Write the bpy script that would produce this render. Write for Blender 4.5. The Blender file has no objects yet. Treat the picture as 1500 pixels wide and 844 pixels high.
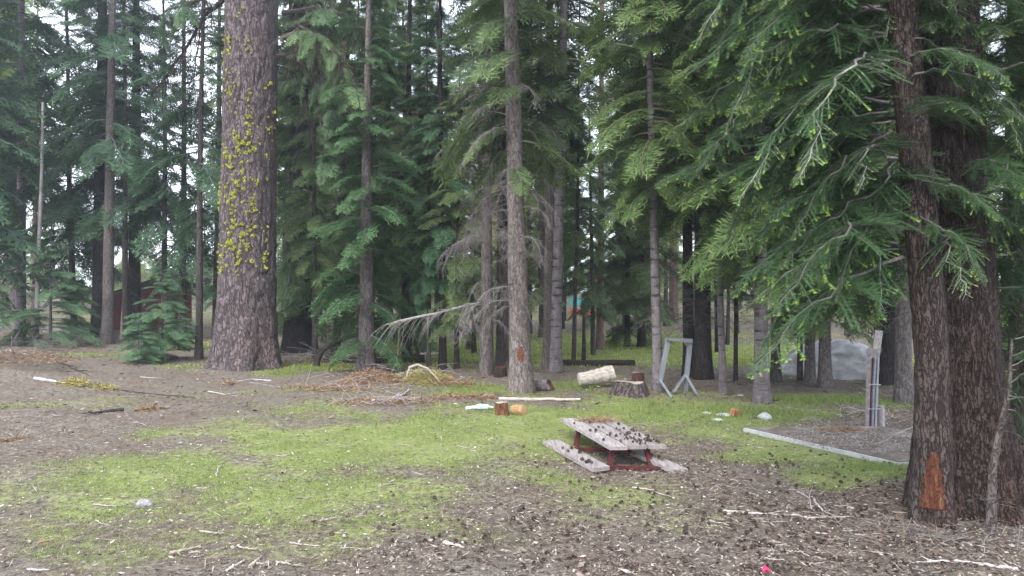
import bpy, math, random
import numpy as np
from mathutils import Vector, Matrix, Euler
R_ = math.radians
random.seed(7)
rng = np.random.default_rng(7)
sc = bpy.context.scene
COL = sc.collection

# ------------------------------------------------------------------ camera
CAMZ, F, CX, HY = 1.9, 1080.0, 750.0, 430.0
cam = bpy.data.cameras.new('camera')
cam.sensor_width = 36; cam.lens = 36 * F / 1500; cam.clip_end = 2000; cam.clip_start = 0.05
cam.shift_y = (HY - 422) / 1500
co = bpy.data.objects.new('camera', cam); COL.objects.link(co)
co.location = (0, 0, CAMZ); co.rotation_euler = (R_(90), 0, 0)
sc.camera = co
# ------------------------------------------------------------------ world, sun, exposure
SUN_EL, SUN_AZ = 48, 205     # behind the camera
w = bpy.data.worlds.new('World'); sc.world = w; w.use_nodes = True
nt = w.node_tree; nt.nodes.clear()
out = nt.nodes.new('ShaderNodeOutputWorld'); bg = nt.nodes.new('ShaderNodeBackground')
sky = nt.nodes.new('ShaderNodeTexSky'); sky.sky_type = 'NISHITA'; sky.sun_disc = False
sky.sun_elevation = R_(SUN_EL); sky.sun_rotation = R_(SUN_AZ)
sky.air_density = 1.0; sky.dust_density = 4.0; sky.ozone_density = 1.0
bg.inputs[1].default_value = 0.15
# thin high cloud over the blue
tc = nt.nodes.new('ShaderNodeTexCoord'); nz = nt.nodes.new('ShaderNodeTexNoise')
nz.inputs['Scale'].default_value = 3.0; nz.inputs['Detail'].default_value = 5
rp = nt.nodes.new('ShaderNodeValToRGB'); rp.color_ramp.elements[0].position = 0.3; rp.color_ramp.elements[1].position = 0.62
rp.color_ramp.elements[0].color = (.45, .45, .45, 1); rp.color_ramp.elements[1].color = (.95, .95, .95, 1)
mx = nt.nodes.new('ShaderNodeMixRGB'); mx.inputs[2].default_value = (7.0, 7.6, 8.6, 1)
nt.links.new(tc.outputs['Generated'], nz.inputs['Vector']); nt.links.new(nz.outputs[0], rp.inputs[0])
nt.links.new(rp.outputs[0], mx.inputs[0]); nt.links.new(sky.outputs[0], mx.inputs[1])
nt.links.new(mx.outputs[0], bg.inputs[0]); nt.links.new(bg.outputs[0], out.inputs[0])
sl = bpy.data.lights.new('sun', 'SUN'); sl.energy = 0.9; sl.angle = R_(25); sl.color = (1, .95, .86)
so = bpy.data.objects.new('sun', sl); COL.objects.link(so)
so.rotation_euler = (R_(90 - SUN_EL), 0, R_(180 - SUN_AZ + 0))
sc.view_settings.view_transform = 'Standard'; sc.view_settings.look = 'None'
sc.view_settings.gamma = 1; sc.view_settings.use_curve_mapping = False
sc.view_settings.exposure = 1.6
sc.cycles.use_denoising = True; sc.cycles.max_bounces = 6; sc.cycles.diffuse_bounces = 3; sc.cycles.transmission_bounces = 3; sc.cycles.glossy_bounces = 2

# ------------------------------------------------------------------ terrain function
def terr(x, y):
    x = np.asarray(x, float); y = np.asarray(y, float)
    z = .55 * np.exp(-((x + 12.5) / 3.2) ** 2 - ((y - 16.5) / 4.0) ** 2)
    z = z + .03 * np.clip(y - 24, 0, 70)
    z = z + .035 * np.sin(x * .9 + 1.3) * np.sin(y * .7 + .4) + .02 * np.sin(x * 2.3 + y * 1.1) * np.sin(y * 1.9 - x * .6)
    z = z - .07 * np.exp(-((x - 1.35) / .8) ** 2 - ((y - 8.7) / 1.1) ** 2)
    return z
def tz(x, y): return float(terr(x, y))
def at(px, py):
    """ground point seen at a photograph pixel"""
    k = (px - CX) / F; m = -(py - HY) / F
    lo, hi = 1.0, 150.0
    y = 1.0
    while y < 120:
        if CAMZ + m * y < tz(k * y, y): break
        y *= 1.01
    lo, hi = y / 1.01, y
    for _ in range(12):
        mid = (lo + hi) / 2
        if CAMZ + m * mid < tz(k * mid, mid): hi = mid
        else: lo = mid
    return Vector((k * hi, hi, tz(k * hi, hi)))
def wp(px, py, d): return np.array(((px - CX) / F * d, d, CAMZ - (py - HY) / F * d))

# ------------------------------------------------------------------ materials
def newmat(name):
    m = bpy.data.materials.new(name); m.use_nodes = True
    n = m.node_tree; b = n.nodes['Principled BSDF']; b.inputs['Specular IOR Level'].default_value = .25
    return m, n, b
def ramp(n, fac, stops):
    r = n.nodes.new('ShaderNodeValToRGB'); e = r.color_ramp.elements
    while len(e) < len(stops): e.new(.5)
    for k, (p, c) in enumerate(stops): e[k].position = p; e[k].color = (*c, 1)
    n.links.new(fac, r.inputs[0]); return r.outputs[0]
def noise(n, scale, detail=4, vec=None, rough=.6, off=None):
    t = n.nodes.new('ShaderNodeTexNoise'); t.inputs['Scale'].default_value = scale
    t.inputs['Detail'].default_value = detail; t.inputs['Roughness'].default_value = rough
    if vec is not None: n.links.new(vec, t.inputs['Vector'])
    return t.outputs[0]
def mapping(n, scale, coord='Object'):
    t = n.nodes.new('ShaderNodeTexCoord'); m = n.nodes.new('ShaderNodeMapping'); m.inputs['Scale'].default_value = scale
    n.links.new(t.outputs[coord], m.inputs[0]); return m.outputs[0]
def mixc(n, fac, a, b, mode='MIX'):
    m = n.nodes.new('ShaderNodeMixRGB'); m.blend_type = mode
    for i, v in ((0, fac), (1, a), (2, b)):
        if hasattr(v, 'is_linked'): n.links.new(v, m.inputs[i])
        else: m.inputs[i].default_value = v if i == 0 else (*v, 1)
    return m.outputs[0]
def bump(n, b, h, strength, dist=.02):
    u = n.nodes.new('ShaderNodeBump'); u.inputs['Strength'].default_value = strength; u.inputs['Distance'].default_value = dist
    n.links.new(h, u.inputs['Height']); n.links.new(u.outputs[0], b.inputs['Normal'])
def ocol(n): return n.nodes.new('ShaderNodeObjectInfo').outputs['Color']
def attr(n, name):
    a = n.nodes.new('ShaderNodeAttribute'); a.attribute_name = name; return a.outputs['Fac']

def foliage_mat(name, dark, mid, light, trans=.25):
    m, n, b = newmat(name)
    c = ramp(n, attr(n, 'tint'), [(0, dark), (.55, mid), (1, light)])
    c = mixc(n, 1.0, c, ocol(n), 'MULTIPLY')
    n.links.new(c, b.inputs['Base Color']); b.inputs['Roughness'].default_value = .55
    t = n.nodes.new('ShaderNodeBsdfTranslucent'); n.links.new(c, t.inputs[0])
    x = n.nodes.new('ShaderNodeMixShader'); x.inputs[0].default_value = trans
    n.links.new(b.outputs[0], x.inputs[1]); n.links.new(t.outputs[0], x.inputs[2])
    n.links.new(x.outputs[0], n.nodes['Material Output'].inputs[0]); return m
M = {}
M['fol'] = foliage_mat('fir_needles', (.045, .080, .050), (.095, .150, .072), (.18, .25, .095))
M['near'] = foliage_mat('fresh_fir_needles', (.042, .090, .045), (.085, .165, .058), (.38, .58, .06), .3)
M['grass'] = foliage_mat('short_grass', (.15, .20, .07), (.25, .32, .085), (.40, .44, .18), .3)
def wood_mat(name, stops, sc_=(8, 8, 2.2), bstr=.6, dist=.02, band=0):
    m, n, b = newmat(name)
    v = mapping(n, sc_)
    a = noise(n, 2.2, 8, v, .68); c = ramp(n, a, stops)
    h = a
    if band:
        v2 = mapping(n, (1.5, 1.5, 9)); a2 = noise(n, 1.6, 3, v2)
        k = ramp(n, a2, [(.56, (0, 0, 0)), (.66, (1, 1, 1))]); c = mixc(n, k, c, (.045, .04, .042))
    c = mixc(n, 1.0, c, ocol(n), 'MULTIPLY')
    n.links.new(c, b.inputs['Base Color']); b.inputs['Roughness'].default_value = .9
    b.inputs['Specular IOR Level'].default_value = .12
    bump(n, b, h, bstr, dist); return m
def bark_mat(name, crack, lo, hi, vs=(13, 13, 3.0), bstr=1.0, dist=.03, patch=None):
    m, n, b = newmat(name)
    v = mapping(n, (1, 1, 1)); dn = n.nodes.new('ShaderNodeTexNoise'); dn.inputs['Scale'].default_value = 5; dn.inputs['Detail'].default_value = 3
    n.links.new(v, dn.inputs['Vector'])
    ad = n.nodes.new('ShaderNodeMixRGB'); ad.blend_type = 'ADD'; ad.inputs[0].default_value = 1.1 / vs[0]
    n.links.new(v, ad.inputs[1]); n.links.new(dn.outputs[1], ad.inputs[2])
    mp = n.nodes.new('ShaderNodeMapping'); mp.inputs['Scale'].default_value = vs; n.links.new(ad.outputs[0], mp.inputs[0])
    def ridge(scale, w_, lac=.55):
        q = n.nodes.new('ShaderNodeTexNoise'); q.inputs['Scale'].default_value = 1.0; q.inputs['Detail'].default_value = 4; q.inputs['Roughness'].default_value = lac
        mq = n.nodes.new('ShaderNodeMapping'); mq.inputs['Scale'].default_value = scale; n.links.new(ad.outputs[0], mq.inputs[0]); n.links.new(mq.outputs[0], q.inputs['Vector'])
        a1 = n.nodes.new('ShaderNodeMath'); a1.operation = 'SUBTRACT'; a1.inputs[1].default_value = .5; n.links.new(q.outputs[0], a1.inputs[0])
        a2 = n.nodes.new('ShaderNodeMath'); a2.operation = 'ABSOLUTE'; n.links.new(a1.outputs[0], a2.inputs[0])
        return ramp(n, a2.outputs[0], [(0, (0, 0, 0)), (w_, (1, 1, 1))])
    f = noise(n, 3.0, 8, mapping(n, (6, 6, 2.5)), .7)
    plate = mixc(n, .5, ramp(n, f, [(.32, lo), (.68, hi)]), ramp(n, noise(n, 1.0, 5, mapping(n, (vs[0] * 2.2, vs[1] * 2.2, vs[2] * 3)), .75), [(.32, lo), (.7, hi)]))
    if patch:
        pf = ramp(n, noise(n, .9, 4, mapping(n, (1.2, 1.2, .5))), [(.52, (0, 0, 0)), (.66, (1, 1, 1))])
        pf2 = mixc(n, 1.0, pf, (.5, .5, .5), 'MULTIPLY'); plate = mixc(n, pf2, plate, patch)
    k = mixc(n, 1.0, ridge(vs, .05), ridge((vs[0] * .9, vs[1] * .9, vs[2] * 2.6), .025), 'MULTIPLY')
    kk = mixc(n, .7, (1, 1, 1), k)
    c = mixc(n, kk, crack, plate); c = mixc(n, 1.0, c, ocol(n), 'MULTIPLY')
    n.links.new(c, b.inputs['Base Color']); b.inputs['Roughness'].default_value = .92; b.inputs['Specular IOR Level'].default_value = .1
    ma = n.nodes.new('ShaderNodeMath'); ma.operation = 'MULTIPLY_ADD'; ma.inputs[1].default_value = .5
    n.links.new(f, ma.inputs[0]); n.links.new(k, ma.inputs[2]); bump(n, b, ma.outputs[0], bstr, dist); return m
M['bark'] = bark_mat('furrowed_bark', (.05, .045, .042), (.15, .13, .12), (.30, .275, .26), (16, 16, 4), .8, .015)
M['bigbark'] = bark_mat('plated_bark', (.09, .075, .072), (.19, .165, .16), (.36, .315, .30), (11, 11, 2.6), 1.0, .03, (.36, .25, .21))
M['darkbark'] = bark_mat('dark_furrowed_bark', (.032, .026, .024), (.062, .050, .046), (.125, .103, .094), (30, 30, 5.5), 1.0, .022, (.12, .065, .05))
M['firbark'] = wood_mat('grey_fir_bark', [(.30, (.11, .10, .105)), (.5, (.18, .17, .175)), (.72, (.29, .28, .29))], (5, 5, 3), .5, .012, 1)
M['deadwood'] = wood_mat('weathered_dead_wood', [(.3, (.20, .18, .175)), (.6, (.38, .35, .34)), (.8, (.55, .52, .5))], (10, 10, 10), .3)
M['twig'] = wood_mat('dry_twigs', [(.3, (.09, .08, .075)), (.7, (.20, .18, .17))], (10, 10, 10), .2)
M['palewood'] = wood_mat('bleached_log_wood', [(.32, (.28, .25, .22)), (.5, (.50, .47, .43)), (.72, (.72, .69, .64))], (3, 14, 14), .5, .01)
M['plank'] = wood_mat('weathered_plank', [(.30, (.19, .175, .17)), (.5, (.36, .335, .33)), (.74, (.60, .57, .55))], (22, 1.6, 12), .4, .006)
M['greyplank'] = wood_mat('grey_painted_timber', [(.3, (.27, .29, .31)), (.7, (.47, .50, .53))], (6, 6, 2), .3, .005)
M['endgrain'] = wood_mat('cut_end_grain', [(.3, (.30, .18, .09)), (.7, (.55, .38, .20))], (9, 9, 9), .3, .01)
M['orangewood'] = wood_mat('raw_orange_wood', [(.3, (.10, .035, .02)), (.5, (.24, .085, .045)), (.72, (.50, .26, .13))], (22, 22, 3), .6, .01)
M['redheart'] = wood_mat('dark_red_wood', [(.3, (.06, .022, .015)), (.7, (.20, .075, .045))], (14, 14, 5), .6, .01)
M['redpaint'] = wood_mat('dull_red_paint', [(.3, (.05, .017, .018)), (.7, (.10, .03, .03))], (6, 6, 6), .2)
M['granite'] = wood_mat('pale_granite', [(.28, (.20, .20, .205)), (.5, (.36, .36, .37)), (.72, (.52, .52, .53))], (1.6, 1.6, 3.0), .7, .03)
M['metal'] = wood_mat('dull_metal', [(.3, (.25, .26, .28)), (.7, (.4, .41, .43))], (6, 6, 6), .05)
M['litterbrown'] = wood_mat('brown_needles', [(.3, (.10, .055, .03)), (.6, (.26, .13, .06)), (.8, (.42, .24, .12))], (20, 20, 20), .3)
def plain(name, c, rough=.6):
    m, n, b = newmat(name); f = noise(n, 12, 4, mapping(n, (1, 1, 1)))
    n.links.new(ramp(n, f, [(.3, tuple(v * .75 for v in c)), (.7, tuple(min(1, v * 1.15) for v in c))]), b.inputs['Base Color'])
    b.inputs['Roughness'].default_value = rough; return m
M['red'] = plain('red_cabin_paint', (.19, .042, .042)); M['roof'] = plain('dark_shingle', (.07, .06, .06), .9)
M['white'] = plain('white_plastic', (.7, .73, .72), .4); M['teal'] = plain('turquoise_cloth', (.10, .50, .52)); M['redcloth'] = plain('orange_red_cloth', (.55, .11, .05))
M['black'] = plain('black_rubber', (.02, .02, .022)); M['glass'] = plain('dark_window_glass', (.05, .06, .07), .15); M['pink'] = plain('pink_plastic', (.75, .03, .12))
M['lichen'] = plain('yellow_green_lichen', (.52, .54, .08), .9); M['pipe'] = plain('blue_grey_conduit', (.24, .26, .31), .4)
M['cone'] = plain('pine_cone_scales', (.12, .085, .072), .8); M['bottle'] = plain('pale_blue_plastic', (.5, .62, .68), .2)
def ramp_mat(name, stops, rough=.9):
    m, n, b = newmat(name); c = ramp(n, attr(n, 'tint'), stops)
    f = noise(n, 60, 3, mapping(n, (1, 1, 1))); c = mixc(n, .5, c, ramp(n, f, [(.3, (.6, .6, .6)), (.7, (1, 1, 1))]), 'MULTIPLY')
    n.links.new(c, b.inputs['Base Color']); b.inputs['Roughness'].default_value = rough; return m
M['litter'] = ramp_mat('ground_litter_chips', [(0, (.05, .040, .035)), (.3, (.14, .108, .09)), (.55, (.26, .205, .165)), (.75, (.40, .345, .295)), (.92, (.44, .40, .39)), (1, (.55, .48, .40))])
M['orangeneedle'] = ramp_mat('dead_orange_needles', [(0, (.12, .075, .05)), (.5, (.28, .165, .10)), (1, (.46, .33, .19))])
M['yellowneedle'] = ramp_mat('yellow_lichened_needles', [(0, (.18, .17, .06)), (.5, (.34, .30, .10)), (1, (.56, .44, .14))])

def ground_mat():
    m, n, b = newmat('forest_floor')
    v = mapping(n, (1, 1, 1))
    f1 = noise(n, 1.1, 8, v, .7); f2 = noise(n, 14, 8, v, .75); f3 = noise(n, 55, 6, v, .8)
    soil = ramp(n, f2, [(.28, (.065, .055, .047)), (.46, (.155, .136, .115)), (.6, (.25, .222, .19)), (.76, (.40, .365, .325))])
    soil = mixc(n, ramp(n, f1, [(.4, (0, 0, 0)), (.65, (.5, .5, .5))]), soil, (.15, .105, .075))
    soil = mixc(n, .55, soil, ramp(n, f3, [(.3, (.35, .35, .35)), (.7, (1.25, 1.2, 1.15))]), 'MULTIPLY')
    gr = ramp(n, f2, [(.3, (.13, .15, .065)), (.55, (.23, .27, .09)), (.75, (.33, .35, .17))])
    ga = attr(n, 'grass')
    mm = n.nodes.new('ShaderNodeMath'); mm.operation = 'ADD'; n.links.new(ga, mm.inputs[0])
    s = n.nodes.new('ShaderNodeMath'); s.operation = 'MULTIPLY_ADD'; s.inputs[1].default_value = 1.9; s.inputs[2].default_value = -.95
    n.links.new(noise(n, 7, 8, v, .8), s.inputs[0]); n.links.new(s.outputs[0], mm.inputs[1])
    k = ramp(n, mm.outputs[0], [(.3, (0, 0, 0)), (.72, (.85, .85, .85))])
    c = mixc(n, k, soil, gr); n.links.new(c, b.inputs['Base Color'])
    b.inputs['Roughness'].default_value = .95; b.inputs['Specular IOR Level'].default_value = .05
    bump(n, b, f2, .8, .03); return m
M['ground'] = ground_mat()
def slab_mat():
    m, n, b = newmat('littered_concrete'); v = mapping(n, (1, 1, 1))
    a = noise(n, 4, 8, v, .75); f = noise(n, 40, 6, v, .8)
    c = ramp(n, a, [(.35, (.09, .07, .06)), (.52, (.17, .14, .12)), (.70, (.30, .28, .265))])
    c = mixc(n, .6, c, ramp(n, f, [(.3, (.45, .42, .4)), (.65, (1.1, 1.1, 1.1))]), 'MULTIPLY')
    n.links.new(c, b.inputs['Base Color']); b.inputs['Roughness'].default_value = .95; bump(n, b, f, .4, .01); return m
M['slab'] = slab_mat(); M['concrete'] = plain('bare_concrete', (.42, .42, .41), .9)

# ------------------------------------------------------------------ mesh building
class G:
    def __init__(s): s.V = []; s.Q = []; s.T3 = []; s.T = []; s.MQ = []; s.MT = []; s.n = 0
    def add(s, V, Q=None, T3=None, tint=.5, mat=0):
        V = np.asarray(V, float).reshape(-1, 3); s.V.append(V)
        s.T.append(np.broadcast_to(np.asarray(tint, float), (len(V),)))
        if Q is not None and len(Q):
            Q = np.asarray(Q, int).reshape(-1, 4); s.Q.append(Q + s.n); s.MQ.append(np.broadcast_to(np.asarray(mat, int), (len(Q),)))
        if T3 is not None and len(T3):
            T3 = np.asarray(T3, int).reshape(-1, 3); s.T3.append(T3 + s.n); s.MT.append(np.broadcast_to(np.asarray(mat, int), (len(T3),)))
        s.n += len(V)
    def strips(s, P0, P1, S, W, tint, mat=0, mid=.45):
        P0 = np.atleast_2d(P0); P1 = np.atleast_2d(P1); S = np.atleast_2d(S); W = np.broadcast_to(np.asarray(W, float), (len(P0),))[:, None]
        mp = P0 + (P1 - P0) * mid
        V = np.stack([P0, mp + S * W * .5, P1, mp - S * W * .5], 1).reshape(-1, 3)
        Q = np.arange(len(P0) * 4).reshape(-1, 4)
        s.add(V, Q, None, np.repeat(np.broadcast_to(np.asarray(tint, float), (len(P0),)), 4), mat)
    def spikes(s, P0, P1, S, W, tint, mat=0):
        P0 = np.atleast_2d(P0); W = np.broadcast_to(np.asarray(W, float), (len(P0),))[:, None]
        V = np.stack([P0 + S * W * .5, P0 - S * W * .5, P1], 1).reshape(-1, 3)
        s.add(V, None, np.arange(len(P0) * 3).reshape(-1, 3), np.repeat(np.broadcast_to(np.asarray(tint, float), (len(P0),)), 3), mat)
    def tube(s, P, r, n=5, mat=0, tint=.5, cap=False, capmat=None, rough=0, rg=None):
        P = np.asarray(P, float); k = len(P); r = np.broadcast_to(np.asarray(r, float), (k,))
        d = np.gradient(P, axis=0); d /= np.linalg.norm(d, axis=1)[:, None] + 1e-9
        ref = np.array((0, 0, 1.)) if abs(d[:, 2]).mean() < .8 else np.array((0, 1., 0))
        a = np.cross(d, ref); a /= np.linalg.norm(a, axis=1)[:, None] + 1e-9; b = np.cross(d, a)
        th = np.linspace(0, 2 * math.pi, n, endpoint=False)
        rr = r[:, None] * np.ones(n)
        if rough: rr = rr * (1 + rough * ((rg or rng).standard_normal((k, n))))
        V = P[:, None] + rr[..., None] * (a[:, None] * np.cos(th)[None, :, None] + b[:, None] * np.sin(th)[None, :, None])
        i = np.arange(k - 1)[:, None] * n; j = np.arange(n)[None]; j2 = (j + 1) % n
        Q = np.stack([i + j, i + j2, i + n + j2, i + n + j], -1).reshape(-1, 4)
        s.add(V, Q, None, tint, mat)
        if cap:
            for e in (0, k - 1):
                ring = V[e]; c = P[e]
                s.add(np.vstack([ring, c[None]]), None, [(q, (q + 1) % n, n) if e else ((q + 1) % n, q, n) for q in range(n)], tint, mat if capmat is None else capmat)
    def box(s, c, sz, rot=(0, 0, 0), mat=0, taper=1, tint=.5):
        c = np.asarray(c, float); h = np.asarray(sz, float) / 2
        V = np.array([(x, y, z) for z in (-1, 1) for y in (-1, 1) for x in (-1, 1)], float)
        V[4:, :2] *= taper; V = V * h
        if any(rot): V = V @ np.array(Euler(rot).to_matrix()).T
        s.add(V + c, [(0, 2, 3, 1), (4, 5, 7, 6), (0, 1, 5, 4), (2, 6, 7, 3), (0, 4, 6, 2), (1, 3, 7, 5)], None, tint, mat)
    def beam(s, a, b, wd, ht, mat=0, up=(0, 0, 1)):
        a = np.asarray(a, float); b = np.asarray(b, float); d = b - a; L = np.linalg.norm(d); d /= L
        u = np.asarray(up, float); x = np.cross(u, d); x /= np.linalg.norm(x); u = np.cross(d, x)
        V = [p + sx * x * wd / 2 + sz * u * ht / 2 for p in (a, b) for sx, sz in ((-1, -1), (1, -1), (1, 1), (-1, 1))]
        s.add(V, [(3, 2, 1, 0), (4, 5, 6, 7), (0, 1, 5, 4), (1, 2, 6, 5), (2, 3, 7, 6), (3, 0, 4, 7)], None, .5, mat)
    def flat(s):
        V = np.concatenate(s.V); T = np.concatenate(s.T)
        Q = np.concatenate(s.Q) if s.Q else np.zeros((0, 4), int); MQ = np.concatenate(s.MQ) if s.MQ else np.zeros(0, int)
        T3 = np.concatenate(s.T3) if s.T3 else np.zeros((0, 3), int); MT = np.concatenate(s.MT) if s.MT else np.zeros(0, int)
        return V, Q, T3, T, MQ, MT
    def mesh(s, name, mats, smooth=False, tint=True):
        V, Q, T3, T, MQ, MT = s.flat(); me = bpy.data.meshes.new(name)
        me.vertices.add(len(V)); me.vertices.foreach_set('co', V.astype(np.float32).ravel())
        nl = Q.size + T3.size; me.loops.add(nl)
        me.loops.foreach_set('vertex_index', np.concatenate([Q.ravel(), T3.ravel()]).astype(np.int32))
        npol = len(Q) + len(T3); me.polygons.add(npol)
        st = np.concatenate([np.arange(len(Q)) * 4, Q.size + np.arange(len(T3)) * 3]).astype(np.int32)
        me.polygons.foreach_set('loop_start', st)
        for m in mats: me.materials.append(M[m])
        me.polygons.foreach_set('material_index', np.concatenate([MQ, MT]).astype(np.int32))
        me.polygons.foreach_set('use_smooth', np.full(npol, smooth))
        if tint:
            a = me.attributes.new('tint', 'FLOAT', 'POINT'); a.data.foreach_set('value', T.astype(np.float32))
        me.update(calc_edges=True); return me
    def build(s, name, mats, parent=None, smooth=False, tint=True):
        return link(name, s.mesh(name, mats, smooth, tint), parent)
def link(name, data, parent=None):
    o = bpy.data.objects.new(name, data); COL.objects.link(o)
    if parent is not None: o.parent = parent
    return o
def tag(o, label=None, cat=None, group=None, kind=None):
    if label and len(label.split()) > 16: print('LONG', label)
    for k, v in (('label', label), ('category', cat), ('group', group), ('kind', kind)):
        if v: o[k] = v
    return o
def empty(name, loc, rot=(0, 0, 0)):
    o = link(name, None); o.location = loc; o.rotation_euler = rot; o.empty_display_size = .2; return o
def vn(u, v, seed, pu):
    """smooth value noise, periodic in u with period pu"""
    g = np.random.default_rng(abs(int(seed))).random((pu, 256))
    iu = np.floor(u).astype(int); iv = np.floor(v).astype(int); fu = u - iu; fv = v - iv
    fu = fu * fu * (3 - 2 * fu); fv = fv * fv * (3 - 2 * fv)
    a = g[iu % pu, iv % 256]; b = g[(iu + 1) % pu, iv % 256]; c = g[iu % pu, (iv + 1) % 256]; d = g[(iu + 1) % pu, (iv + 1) % 256]
    return (a * (1 - fu) + b * fu) * (1 - fv) + (c * (1 - fu) + d * fu) * fv
def unit(v): return v / (np.linalg.norm(v, axis=-1, keepdims=True) + 1e-9)

# ------------------------------------------------------------------ branch templates
def axis_pts(L, rise, droop, n, rg, wob=.03):
    s = np.linspace(0, 1, n); w1 = np.cumsum(rg.normal(0, wob, n)); w2 = np.cumsum(rg.normal(0, wob * .5, n)); w1[0] = w2[0] = 0
    return np.stack([L * s * (1 - .12 * abs(droop) * s), w1 * L * .3, L * (rise * s - droop * s * s) + w2 * L * .3], 1)
def fir_branch(L, seed, rise=.1, droop=.35, step=.09, subs=.12, width=.045, bare=.18, lat=.5):
    rg = np.random.default_rng(seed); g = G()
    P = axis_pts(L, rise, droop, 14, rg); g.tube(P, np.linspace(.022 * L ** .7 * .6, .003, 14), 4, 1)
    P0, P1, S, W, T = [], [], [], [], []
    def addst(a, b, sd, w_, t): P0.append(a); P1.append(b); S.append(sd); W.append(w_); T.append(t)
    n = int(L / step)
    for i in range(n + 1):
        s = bare + (1 - bare) * i / n
        f = s * 13; k = min(12, int(f)); p = P[k] + (P[k + 1] - P[k]) * (f - k); d = unit(P[k + 1] - P[k])
        side = unit(np.cross(d, (0, 0, 1.)))
        for sg in (-1, 1):
            ll = min(lat * L * .55, (1 - s) * L * lat + .12) * rg.uniform(.6, 1.15)
            if rg.random() < .1: continue
            dd = unit(d * rg.uniform(.5, .85) + side * sg * rg.uniform(.7, 1) + np.array((0, 0, rg.uniform(-.3, .05))))
            nn = unit(np.cross(dd, d) * sg + rg.normal(0, .25, 3)); sd = unit(np.cross(dd, nn))
            m = max(1, int(ll / .16)); q = p.copy()
            for j in range(m):
                q2 = p + dd * ll * (j + 1) / m + np.array((0, 0, -.25 * ll * ((j + 1) / m) ** 2))
                tt = .25 + .4 * (j + 1) / m * s + rg.uniform(-.15, .2)
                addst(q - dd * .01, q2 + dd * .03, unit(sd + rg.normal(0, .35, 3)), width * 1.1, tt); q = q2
            if subs:
                for j in range(max(1, int(ll / subs))):
                    t = (j + .6) * subs / ll
                    if t > 1: break
                    b0 = p + dd * ll * t + np.array((0, 0, -.25 * ll * t * t)); sl_ = (.05 + .35 * ll * (1 - t)) * rg.uniform(.7, 1.2)
                    for s2 in (-1, 1):
                        e = unit(dd * .7 + sd * s2 * .8 + rg.normal(0, .15, 3)) * min(.22, sl_ + .04)
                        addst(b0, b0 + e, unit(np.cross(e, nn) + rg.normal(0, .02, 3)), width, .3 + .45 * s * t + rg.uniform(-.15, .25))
    g.strips(np.array(P0), np.array(P1), np.array(S), np.array(W), np.clip(T, 0, 1), 0)
    return g.flat()
def pine_branch(L, seed):
    rg = np.random.default_rng(seed); g = G(); P = axis_pts(L, .15, .15, 10, rg, .06)
    g.tube(P, np.linspace(.02 * L ** .7, .005, 10), 4, 1); P0, P1, T = [], [], []
    for i in range(int(L * 7)):
        s = rg.uniform(.35, 1) ** .7; k = min(8, int(s * 9)); p = P[k] + rg.normal(0, .12 * L * .5, 3) * (1, 1, .4)
        g.tube([P[k], p], [.006, .003], 3, 1)
        for j in range(11):
            e = unit(rg.normal(0, 1, 3) + np.array((.6, 0, .35))) * rg.uniform(.09, .18); P0.append(p); P1.append(p + e); T.append(rg.uniform(.3, .95))
    P0 = np.array(P0); P1 = np.array(P1); g.strips(P0, P1, unit(np.cross(P1 - P0, rg.normal(0, 1, P0.shape))), .028, np.array(T), 0)
    return g.flat()
def dead_branch_geo(L, seed, g=None, dens=1.0, droop=.9, mat=0):
    rg = np.random.default_rng(seed); g = g or G(); P = axis_pts(L, .35, droop, 12, rg, .07)
    g.tube(P, np.linspace(.012 * L ** .8, .002, 12), 4, mat)
    for i in range(int(22 * L * dens)):
        s = rg.uniform(.2, 1); k = min(10, int(s * 11)); p = P[k]; d = unit(P[k + 1] - P[k]); sg = rg.choice((-1, 1))
        l = rg.uniform(.15, .5) * L * (1.1 - s * .7); dd = unit(d * .7 + np.array((0, sg * .8, rg.uniform(-.3, .3))))
        u = np.linspace(0, 1, 6)[:, None]; Q = p + dd * l * u + np.array((0, 0, -1)) * l * rg.uniform(.2, .9) * u ** 2 + np.cumsum(rg.normal(0, .012, (6, 3)), 0)
        g.tube(Q, np.linspace(.004, .0015, 6), 3, mat)
        for j in range(3):
            q = Q[rg.integers(1, 5)]; e = unit(dd * .5 + rg.normal(0, .8, 3) + (0, 0, -.3)) * rg.uniform(.06, .2); g.tube([q, q + e * .5 + (0, 0, .01), q + e], [.0025, .002, .001], 3, mat)
    return g
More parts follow.
